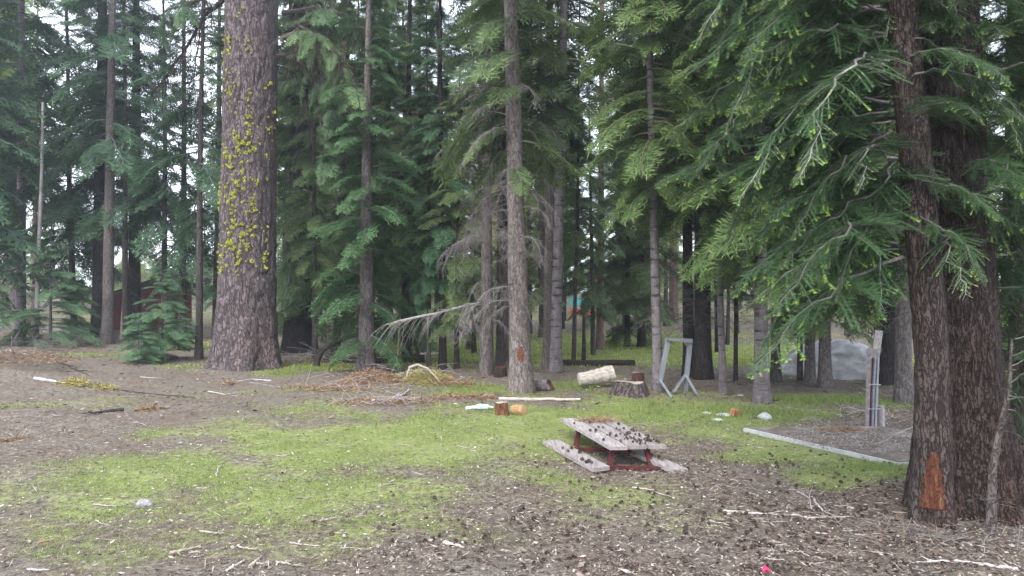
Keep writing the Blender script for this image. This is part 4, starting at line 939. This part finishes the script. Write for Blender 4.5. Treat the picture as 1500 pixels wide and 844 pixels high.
A, B = at(731, 587), at(850, 588); log('fallen_pole', (A.x, A.y, A.z + .03), (B.x, B.y, B.z + .03), .034, .024, 'long thin bleached pole lying behind the split round', 'palewood', 'palewood', (.85, .8, .75, 1), 8, 16, .05)
A, B = at(752, 607), at(768, 608); log('sawn_round', (A.x, A.y, A.z + .07), (B.x, B.y, B.z + .07), .085, .08, 'short sawn tan log lying right of the upright split round', 'endgrain', 'endgrain', (.75, .72, .72, 1), 18, 6)
A, B = at(820, 534), at(929, 535); log('dark_log', (A.x, A.y, A.z + .04), (B.x, B.y, B.z + .06), .09, .08, 'long dark log on the shaded ground behind the pale cut log', 'darkbark', 'deadwood', (.8, .8, .8, 1))
A, B = at(475, 531), at(620, 533); log('mossy_log', (A.x, A.y, A.z + .1), (B.x, B.y + .3, B.z + .12), .16, .12, 'dark mossy log behind the brush pile under the thin trunks', 'darkbark', 'deadwood', (.7, .9, .6, 1), 18, 14, .1)
p = at(575, 531); g = G(); g.box((0, 0, .48), (.42, .35, .22), (0, .03, .2), 0, .92); g.box((0, 0, .2), (.38, .33, .34), (0, 0, .1), 0, .95)
o = g.build('wood_block', ['litterbrown']); o.location = p + Vector((0, .3, 0)); o.color = (.8, .8, .85, 1); tag(o, 'brown wooden block standing on the mossy log line', 'wood block')
p = at(634, 527); g = G()
for k in range(5): g.box((-.3 + k * .15, random.uniform(-.03, .03), .16 + random.uniform(-.02, .03)), (.14, .3, .05), (random.uniform(-.15, .15), random.uniform(-.2, .2), .1))
for k in (-.22, .22): g.box((k, 0, .06), (.06, .2, .2))
o = g.build('broken_bench', ['palewood']); o.location = p; tag(o, 'broken pale slab of boards on short blocks behind the thin trunks', 'broken bench')
# rocks
def rock(name, px, py, wpx, hpx, dpt, label, mat='granite', seed=1, col=(1, 1, 1, 1), nu=36, nv=20):
    p = at(px, py); d = p.y; rx = wpx / 2 / F * d; rz = hpx / F * d; th, ph = np.meshgrid(np.linspace(0, 2 * math.pi, nu, endpoint=False), np.linspace(-.5, math.pi / 2, nv)); s = np.cos(ph)
    n = 1 + .22 * (vn(th / 6.283 * 6, ph * 2.2 + 30, seed, 6) - .5) + .10 * (vn(th / 6.283 * 14, ph * 6 + 30, seed + 1, 14) - .5) + .04 * (vn(th / 6.283 * 22, ph * 12 + 30, seed + 2, 22) - .5)
    V = np.stack([rx * n * s * np.cos(th), dpt * n * s * np.sin(th), rz * np.sin(ph) * n], -1).reshape(-1, 3)
    V = V * np.array([[1, 1, 1]]); g = G(); Q = [(b * nu + a_, b * nu + (a_ + 1) % nu, (b + 1) * nu + (a_ + 1) % nu, (b + 1) * nu + a_) for b in range(nv - 1) for a_ in range(nu)]; g.add(V, Q)
    o = g.build(name, [mat], None, True); o.location = (p.x, p.y + dpt * .6, p.z); o.color = col; tag(o, label, 'rock'); return o
rock('boulder', 1238, 553, 150, 50, 1.1, 'large pale granite boulder behind the three thin trunks', 'granite', 4, (1.3, 1.28, 1.27, 1), 90, 50)
rock('boulder', 1172, 540, 38, 26, .3, 'low grey rock at the left foot of the large boulder', 'granite', 9, (.9, .9, 1, 1))
rock('rock', 1122, 615, 22, 9, .11, 'small round grey rock between the straight grey fir and the concrete slab', 'granite', 6)
for k, (px, py, ww, hh, lab) in enumerate(((1062, 609, 26, 3, 'widest of the flat pale stones sunk in the grass near the orange block'), (1036, 606, 14, 2, 'small flat pale stone farthest left of the sunken stones'), (1052, 616, 20, 2, 'flat pale stone nearest the camera of the sunken stones'))):
    rock('flat_stone', px, py, ww, hh, .09, lab, 'granite', 20 + k, (1.2, 1.3, 1.25, 1))
rock('rock', 208, 742, 26, 9, .05, 'crumpled grey bark slab on the near grass at left', 'deadwood', 14, (.8, .85, .9, 1))
p = at(1077, 610); g = G(); g.box((0, 0, .06), (.13, .10, .11), (.3, .25, .5), 0, .9); o = g.build('orange_block', ['orangewood']); o.location = p; o.color = (1.1, 1.4, 1.3, 1); tag(o, 'orange-brown block of wood by the flat pale stones', 'wood block')
# white pipe and plastic bottle
A, B = at(683, 601), at(700, 600); g = G(); g.tube([(A.x, A.y, A.z + .035), (B.x, B.y, B.z + .035)], .03, 10, 0, cap=True); tag(g.build('white_pipe', ['white'], None), 'short white pipe on the grass left of the split round', 'pipe')
p = at(707, 601); g = G(); g.tube([(-.10, 0, .05), (-.05, 0, .055), (.02, 0, .055), (.08, .01, .05), (.11, .01, .05), (.17, .015, .045)], [.04, .05, .045, .045, .02, .018], 10, 0, cap=True); o = g.build('bottle', ['bottle']); o.location = p; tag(o, 'pale blue plastic bottle between the white pipe and the split round', 'bottle')
p = at(1121, 843); g = G(); g.tube([(-.02, 0, .03), (0, 0, .045), (.02, .005, .03)], [.012, .02, .01], 6, 0, rough=.3, cap=True); o = g.build('pink_tape', ['pink']); o.location = p; tag(o, 'bright pink scrap on the litter at the bottom edge', 'plastic scrap')

# ------------------------------------------------------------------ concrete slab
g = G(); CSL = [at(1089, 634), at(1318, 684), at(1540, 668), at(1290, 629)]; zt = .045
C4 = [np.array((c.x, c.y, zt)) for c in CSL]
sl_root = empty('concrete_slab', (0, 0, 0)); tag(sl_root, 'flat concrete slab covered with needles at right', 'slab')
quadboard(g, C4[0], C4[1], C4[2], C4[3], .16); V = g.V[0]; g.build('concrete_base', ['concrete'], sl_root)
cen = sum(C4) / 4; g = G(); quadboard(g, *[cen + (c - cen) * .965 + (0, 0, .006) for c in C4], .01); g.build('litter_layer', ['slab'], sl_root)
pp = (C4[0] + C4[1] + C4[2] + C4[3]) / 4; heap('slab_litter', (pp[0] - .1, pp[1], .052), 1.25, .8, .008, 2000, 'litter', 'brown bark litter and twigs spread over the concrete slab', 'litter', ln=.03, wd=.012, twigs=10)['kind'] = 'stuff'
pp = at(1232, 640); heap('needle_heap', (pp.x, pp.y, .052), .38, .12, .045, 500, 'orangeneedle', 'low heap of tan needles on the concrete slab', ln=.08, wd=.006)
# ------------------------------------------------------------------ weathered post with conduit
p = at(1276, 627); root = empty('utility_post', p, (0, R_(1.5), 0)); tag(root, 'weathered grey wooden post with conduit at the back of the slab', 'post')
g = trunk_geo(.078, 1.12, .085, .05, 20, 30, .05, 5, 0, .1, .006, 12, 2, cap=True); o = g.build('post', ['deadwood', 'deadwood'], root); o.color = (.72, .70, .71, 1)
for k, (x, r, c) in enumerate(((-.06, .011, 'redpaint'), (-.025, .014, 'pipe'), (.02, .010, 'metal'))):
    g = G(); g.tube([(x, -.088, 0), (x, -.093, .5), (x + .01, -.096, 1.0)], r, 8, 0, cap=True); g.build('conduit', [c], root)
for z in (.28, .62): g = G(); g.tube([(-.085, -.07, z), (-.05, -.11, z + .003), (.03, -.112, z + .003), (.085, -.06, z)], .008, 6, 0, cap=True); g.build('strap', ['metal'], root)
g = G(); g.box((.06, 0, 1.20), (.07, .08, .36), (0, .1, 0)); o = g.build('meter_board', ['deadwood'], root)
p = at(1290, 626); g = trunk_geo(.05, .30, .045, .1, 12, 8, .1, 8, 0, .1, cap=True); o = g.build('stub_post', ['deadwood', 'deadwood']); o.location = p; tag(o, 'short grey stub right of the weathered post', 'post')
# ------------------------------------------------------------------ grey timber frame
root = empty('timber_frame', at(990, 578)); tag(root, 'leaning grey timber frame with braced legs', 'wooden frame'); rl = np.array(root.location)
D = 13.9
def fp(px, py, dy=0): return wp(px, py, D + dy) - rl
def part(name, a_, b_, w_=.045): g = G(); g.beam(a_, b_, w_, w_, 0, (0, 1, 0)); g.build(name, ['greyplank'], root).color = (.5, .49, .5, 1)
part('post', fp(966, 562, 0), fp(979, 496, 0), .085); part('post', fp(1003, 577, .1), fp(1011, 497, .1), .085)
part('cross_beam', fp(974, 496, .07), fp(1014, 498, .17), .04); part('cross_beam', fp(976, 497, -.08), fp(1014, 500, .02), .045)
part('brace', fp(967, 557, -.06), fp(984, 583, -.5), .045); part('brace', fp(967, 557, .06), fp(952, 576, .5), .045)
part('brace', fp(1004, 549, .03), fp(986, 575, -.1), .045); part('brace', fp(1004, 549, .03), fp(1021, 578, -.2), .045)
part('brace', fp(977, 507, .02), fp(984, 500, .05), .05); part('brace', fp(1010, 510, .12), fp(1003, 501, .1), .05)
# ------------------------------------------------------------------ bent dead trunk and long dead branch
p = at(463, 537); d0 = p.y; root = empty('bent_dead_trunk', p); tag(root, 'dark bent dead trunk arching right from the ground to the shaggy trunk', 'dead trunk'); rl = np.array(p)
pth = [(463, 539), (465, 526), (472, 514), (486, 504), (503, 497), (528, 488)]
g = G(); g.tube([wp(a_, b_, d0 - .0) - rl for a_, b_ in pth], [.085, .08, .075, .07, .06, .05], 10, 0, rough=.05, cap=True); o = g.build('trunk', ['bark'], root, True); o.color = (.3, .28, .28, 1)
root = empty('hanging_branch', (0, 0, 0)); tag(root, 'long pale dead branch hanging with fine twigs below the trunks', 'dead branch')
DD = 17.2; P = np.array([wp(a_, b_, DD) for a_, b_ in ((570, 476), (585, 471), (610, 465), (640, 459), (670, 451), (703, 443))]); root.location = P[2]; P = P - P[2]
g = G(); g.tube(P, [.045, .038, .03, .025, .018, .01], 8, 0, rough=.06, cap=True); o = g.build('main_stem', ['deadwood'], root); o.color = (.9, .92, .95, 1)
g = G(); rg = np.random.default_rng(15)
for k in range(75):
    t = rg.uniform(.1, 4.9); q0 = P[int(t)] + (P[int(t) + 1] - P[int(t)]) * (t % 1); l_ = rg.uniform(.15, .7); u = np.linspace(0, 1, 7)[:, None]
    v = unit(np.array((-.5 + rg.normal(0, .3), rg.normal(0, .5), rg.uniform(-.5, .25)))); Q = q0 + v * l_ * u + np.array((0, 0, -.7)) * l_ * u ** 2 + np.cumsum(rg.normal(0, .01, (7, 3)), 0); g.tube(Q, np.linspace(.008, .002, 7), 3, 0)
g.build('fine_twigs', ['deadwood'], root)
# ------------------------------------------------------------------ brush piles
def pile(px, py, rx, ry, h, n, mat, label, twigs, ln=.14, tm='deadwood', wd=.012, col=None):
    p = at(px, py); twigs = int(twigs * .7); o = heap('brush_pile', (p.x, p.y, p.z), rx, ry, h * .75, n, mat, label, 'brush pile', wd, ln, twigs, tm); return o
pile(546, 560, .75, .55, .38, 2400, 'orangeneedle', 'heap of rust-orange dead fir boughs by the shaggy trunk', 30)
pile(620, 560, .75, .6, .42, 2400, 'yellowneedle', 'yellowish lichen-covered brush pile with an arched pale branch', 40)
pile(660, 566, .55, .4, .2, 1400, 'orangeneedle', 'golden dry brush at the right end of the brush line', 12)
pile(560, 590, .9, .35, .1, 900, 'orangeneedle', 'thin spread of brown twigs in front of the brush piles', 60, tm='deadwood')
pile(500, 570, 1.3, .5, .08, 1400, 'orangeneedle', 'flat litter of rusty needles left of the brush piles', 50)
pile(690, 583, .7, .2, .06, 900, 'orangeneedle', 'rusty strip of needles in the grass before the wounded fir', 6)
pile(108, 564, .35, .2, .14, 900, 'yellowneedle', 'yellow-lichened dead bough beside the pale log on the left', 12)
pile(150, 570, .30, .15, .08, 600, 'yellowneedle', 'small yellow-brown bough right of the lichened one on the left', 10)
pile(222, 601, .24, .09, .05, 380, 'orangeneedle', 'golden orange tuft of dead needles on the left ground', 2)
pile(335, 563, .12, .06, .05, 150, 'orangeneedle', 'small orange tuft in front of the lichen-covered giant', 1)
pile(20, 645, .09, .04, .04, 90, 'orangeneedle', 'tiny orange tuft at the left edge', 0)
pile(20, 530, 1.4, .8, .35, 1500, 'orangeneedle', 'heap of brown needles and sticks on the earth mound', 90, tm='twig')
pile(470, 530, 1.6, .8, .3, 300, 'orangeneedle', 'grey brushwood tangle at the foot of the thick black trunk', 110)
pile(85, 515, 1.2, .5, .45, 200, 'orangeneedle', 'tangle of dead grey twigs under the large young fir', 90, tm='twig')
pile(1300, 610, .9, .3, .1, 80, 'orangeneedle', 'scatter of grey sticks on the ground behind the post', 26)
pile(1385, 800, .6, .5, .03, 60, 'orangeneedle', 'spread of fine dry twigs at the foot of the scarred fir', 60, tm='twig', wd=.003)
pile(1300, 790, .45, .3, .05, 60, 'orangeneedle', 'tangle of bleached thin twigs left of the scarred fir', 34, tm='twig', wd=.003)
p = at(605, 560); s = p.y / F; g = G(); Q = [(596, 552), (600, 538), (612, 534), (626, 540), (640, 554), (646, 562)]; P = np.array([wp(a_, b_, p.y - .4) for a_, b_ in Q]); c = P.mean(0); g.tube(P - c, [.022, .026, .026, .022, .018, .012], 7, 0, rough=.06, cap=True); o = g.build('arched_branch', ['deadwood']); o.location = c; o.color = (1.15, 1.12, 1, 1); tag(o, 'pale arched branch sticking out over the lichened brush pile', 'branch')

# sticks on the ground
def stick(pts_, r, label, col=(1, 1, 1, 1), sub=4, group=None, mat='deadwood', lift=.018):
    W_ = [at(*q_) for q_ in pts_]; c = W_[0]; P = np.array([(w_.x - c.x, w_.y - c.y, tz(w_.x, w_.y) - c.z + lift) for w_ in W_]); t = np.linspace(0, len(P) - 1, len(P) * 5); rg = np.random.default_rng(int(pts_[0][0] * 7 + pts_[0][1]))
    PP = np.stack([np.interp(t, np.arange(len(P)), P[:, k]) for k in range(3)], 1); L = np.linalg.norm(PP[-1] - PP[0]); PP[:, :2] += np.cumsum(rg.normal(0, .012 * L, (len(t), 2)), 0) * .6; PP[:, 2] += np.abs(rg.normal(0, .004, len(t)))
    g = G(); g.tube(PP, np.linspace(r, r * .4, len(PP)), 6, 0, rough=.1, cap=True)
    for k in range(sub):
        i_ = rg.integers(2, len(PP) - 2); v = unit(PP[i_ + 1] - PP[i_ - 1]) + rg.normal(0, .55, 3) * (1, 1, .2); l_ = L * rg.uniform(.12, .35); g.tube([PP[i_], PP[i_] + v * l_ * .5 + rg.normal(0, .01, 3), PP[i_] + v * l_ + (0, 0, .01)], [r * .45, r * .3, r * .15], 4, 0)
    o = g.build('stick', [mat]); o.location = c; o.color = col; tag(o, label, 'stick', group); return o
stick([(50, 556), (75, 559), (100, 564)], .035, 'thick white dead limb beside the lichened bough on the left', (1.5, 1.55, 1.7, 1), 3)
stick([(1490, 838), (1440, 832), (1400, 826), (1340, 828)], .014, 'pale curved stick at the bottom right corner', (1.4, 1.4, 1.4, 1), 2)
stick([(1190, 752), (1192, 735), (1168, 722)], .008, 'thin grey twig bending upward in the middle of the cone litter', (1.2, 1.2, 1.2, 1))
stick([(1060, 752), (1110, 755), (1165, 758), (1192, 762)], .011, 'long pale branching stick lying across the cone litter', (1.4, 1.35, 1.3, 1), 8)
stick([(1192, 735), (1205, 752), (1222, 760)], .010, 'pale crooked stick right of the long branching stick', (1.3, 1.25, 1.2, 1), 5)
stick([(926, 717), (955, 720), (984, 730)], .009, 'thin curved stick on the ground below the picnic table', (1.3, 1.2, 1.1, 1), 1)
stick([(650, 799), (668, 802), (680, 806)], .017, 'short tan wood splinter at the bottom centre', (1.4, 1.25, 1.05, 1), 0)
stick([(332, 840), (345, 832), (357, 825)], .010, 'short white stick at the bottom left', (1.5, 1.5, 1.4, 1), 0)
stick([(365, 834), (375, 826), (383, 818)], .012, 'tan stick beside the short white one at the bottom left', (1.2, 1.1, .9, 1), 0)
stick([(250, 814), (270, 810), (295, 804)], .014, 'split tan stick lying in the grass at the bottom left', (1.1, 1, .85, 1), 1)
stick([(55, 800), (70, 796), (82, 794)], .011, 'rusty brown stick at the far bottom left', (.9, .6, .4, 1), 0)
stick([(40, 838), (60, 840), (76, 838)], .008, 'pale thin stick at the bottom left corner', (1.3, 1.2, 1.2, 1), 0)
stick([(180, 602), (150, 605), (138, 607)], .03, 'dark lichened twig joined to the golden orange tuft', (.4, .4, .42, 1), 5, mat='twig')
stick([(398, 559), (370, 557), (345, 560)], .018, 'pale straight stick in front of the lichen-covered giant', (1.3, 1.3, 1.3, 1), 2)
stick([(205, 554), (240, 556)], .016, 'pale straight stick left of the lichen-covered giant', (1.2, 1.2, 1.2, 1), 1)
stick([(180, 573), (230, 578), (290, 584)], .014, 'long dark thin stick crossing the left ground', (.45, .4, .4, 1), 6, mat='twig')
stick([(305, 575), (330, 580), (352, 575)], .014, 'crooked pale stick below the lichen-covered giant', (1.2, 1.2, 1.15, 1), 4)
stick([(318, 700), (320, 690), (326, 684)], .007, 'small crooked grey twig standing out in the near grass', (1.2, 1.2, 1.2, 1), 2)
stick([(70, 527), (100, 536), (135, 552)], .016, 'dark stick sloping down the earth mound', (.4, .35, .35, 1), 3, mat='twig')
stick([(0, 516), (25, 516), (38, 522)], .02, 'white stick lying on top of the earth mound', (1.4, 1.4, 1.5, 1), 1)
stick([(1200, 652), (1185, 648), (1160, 650)], .012, 'short stick in the grass left of the slab', (1.2, 1.15, 1.1, 1), 1)
stick([(545, 588), (565, 590), (590, 580), (600, 572)], .025, 'bleached forked branch lying before the brush piles', (1.5, 1.5, 1.6, 1), 8)
stick([(1150, 598), (1180, 603), (1220, 606), (1240, 612)], .012, 'thin stick on the brown ground behind the slab', (1, .95, .9, 1), 5)
q = random.Random(33)
for k in range(95):
    if k < 60: px, py = q.uniform(950, 1480), q.uniform(700, 838)
    else: px, py = q.uniform(20, 700), q.uniform(545, 838)
    L = q.uniform(8, 34) * (.5 + (py - 500) / 340); an = q.gauss(0, .6); P = [(px, py), (px + L * .5 * math.cos(an), min(842, py + L * .18 * math.sin(an) + q.uniform(-2, 2))), (px + L * math.cos(an), min(842, py + L * .4 * math.sin(an)))]
    if k < 60: stick(P, q.uniform(.003, .006), 'small dry twig among the cones on the right foreground litter', (1.1, 1.05, 1, 1), q.randrange(0, 4), 'small twigs among the cones')
    else: stick(P, q.uniform(.004, .008), 'small dry twig lying on the left half of the clearing', (1.1, 1.05, 1, 1), q.randrange(0, 3), 'small twigs on the left ground')

# ------------------------------------------------------------------ things far behind
cx_ = (222 - CX) / F * 33; root = empty('red_cabin', (cx_, 33, tz(cx_, 33)), (0, 0, .45)); root.scale = (.75, .6, .66); tag(root, 'small dark red cabin behind the left-hand trunks', 'cabin')
g = G(); g.box((0, 1.8, 1.15), (4.4, 3.6, 2.3)); g.build('wall', ['red'], root)
g = G()
for s in (-1, 1): g.beam((0, -.25 + 2.05 - 2.3, 3.2), (s * 2.75, -.25 + 2.05 - 2.3, 2.15), .06, .12, 0, (0, 1, 0))
g.add([(-2.7, -.4, 2.18), (0, -.4, 3.25), (2.7, -.4, 2.18), (-2.7, 4, 2.18), (0, 4, 3.25), (2.7, 4, 2.18), (-2.7, -.4, 2.3), (0, -.4, 3.4), (2.7, -.4, 2.3), (-2.7, 4, 2.3), (0, 4, 3.4), (2.7, 4, 2.3)],
      [(0, 1, 4, 3), (1, 2, 5, 4), (6, 9, 10, 7), (7, 10, 11, 8), (0, 6, 7, 1), (1, 7, 8, 2), (3, 4, 10, 9), (4, 5, 11, 10), (0, 3, 9, 6), (2, 8, 11, 5)]); g.build('roof', ['roof'], root)
g = G(); g.add([(-2.2, .01, 2.3), (2.2, .01, 2.3), (0, .01, 3.2)], None, [(0, 1, 2)]); g.build('gable', ['red'], root)
g = G(); g.box((1.0, -.02, 1.0), (.85, .06, 1.95)); dr = g.build('door', ['redpaint'], root)
x = (838 - CX) / F * 46; zg = tz(x, 46); root = empty('tarp_shelter', (x + .2, 46, zg)); tag(root, 'turquoise tarp shelter far behind, between the pale trunk and the broken snag', 'tarp')
g = G(); hz = CAMZ + 0 - zg; g.add([(-.35, 0, hz - .75), (.95, .1, hz - .78), (1.0, .15, hz - .35), (-.35, .05, hz - .2), (-.3, 1.5, hz - .3), (1.0, 1.5, hz - .4)], [(0, 1, 2, 3), (3, 2, 5, 4)]); g.build('tarp_sheet', ['teal'], root)
for xx in (-.33, .97): g = G(); g.tube([(xx, .06, 0), (xx, .06, hz - .3)], .025, 6, 0); g.build('pole', ['metal'], root)
x = (853 - CX) / F * 44; root = empty('camp_tent', (x, 44, tz(x, 44))); tag(root, 'small orange-red tent roof beside the turquoise tarp', 'tent')
g = G(); h0 = CAMZ - (462 - HY) / F * 44 - tz(x, 44); g.add([(-.6, 0, h0 + .45), (.9, 0, h0 + .1), (.9, 1.4, h0 + .1), (-.6, 1.4, h0 + .45), (-.7, 0, 0), (1.0, 0, 0), (1.0, 1.4, 0), (-.7, 1.4, 0)], [(0, 1, 2, 3), (0, 4, 5, 1), (1, 5, 6, 2), (3, 2, 6, 7), (0, 3, 7, 4)]); g.build('tent_body', ['redcloth'], root)
x = (474 - CX) / F * 42; root = empty('utility_cart', (x, 42, tz(x, 42))); tag(root, 'dark open utility cart far behind, right of the thick black trunk', 'vehicle')
g = G(); g.box((0, 0, .62), (1.1, .7, .35), (0, 0, 0), 0, .92); g.box((-.1, 0, .95), (.5, .6, .3), (0, 0, 0), 0, .8); g.build('body', ['black'], root)
g = G()
for xx in (-.45, .45): g.beam((xx, -.3, .75), (xx * .8, -.3, 1.45), .04, .04, 0, (0, 1, 0)); g.beam((xx, .3, .75), (xx * .8, .3, 1.45), .04, .04, 0, (0, 1, 0))
g.box((0, 0, 1.47), (.95, .75, .05)); g.build('roof_frame', ['black'], root)
for xx in (-.42, .42):
    for yy in (-.38, .38):
        g = G(); g.tube([(xx, yy - .08, .24), (xx, yy + .08, .24)], .26, 16, 0, cap=True); wh = g.build('wheel', ['black'], root); g = G(); g.tube([(xx, yy - .09, .24), (xx, yy + .09, .24)], .12, 12, 0, cap=True); g.build('rim', ['metal'], wh)
# air: faint haze through the depth of the forest
g = G(); g.box((0, 58, 14.5), (190, 130, 32)); hz_ = g.mesh('haze', [], False); hm = bpy.data.materials.new('forest_haze'); hm.use_nodes = True; hn = hm.node_tree; hn.nodes.clear()
ho = hn.nodes.new('ShaderNodeOutputMaterial'); hv = hn.nodes.new('ShaderNodeVolumePrincipled'); hv.inputs['Color'].default_value = (.86, .92, 1, 1); hv.inputs['Density'].default_value = .0014; hv.inputs['Anisotropy'].default_value = .3
hn.links.new(hv.outputs[0], ho.inputs['Volume']); hz_.materials.append(hm); tag(link('haze', hz_), None, None, None, 'stuff')
print('objects', len(bpy.data.objects), 'verts', sum(len(m.vertices) for m in bpy.data.meshes))
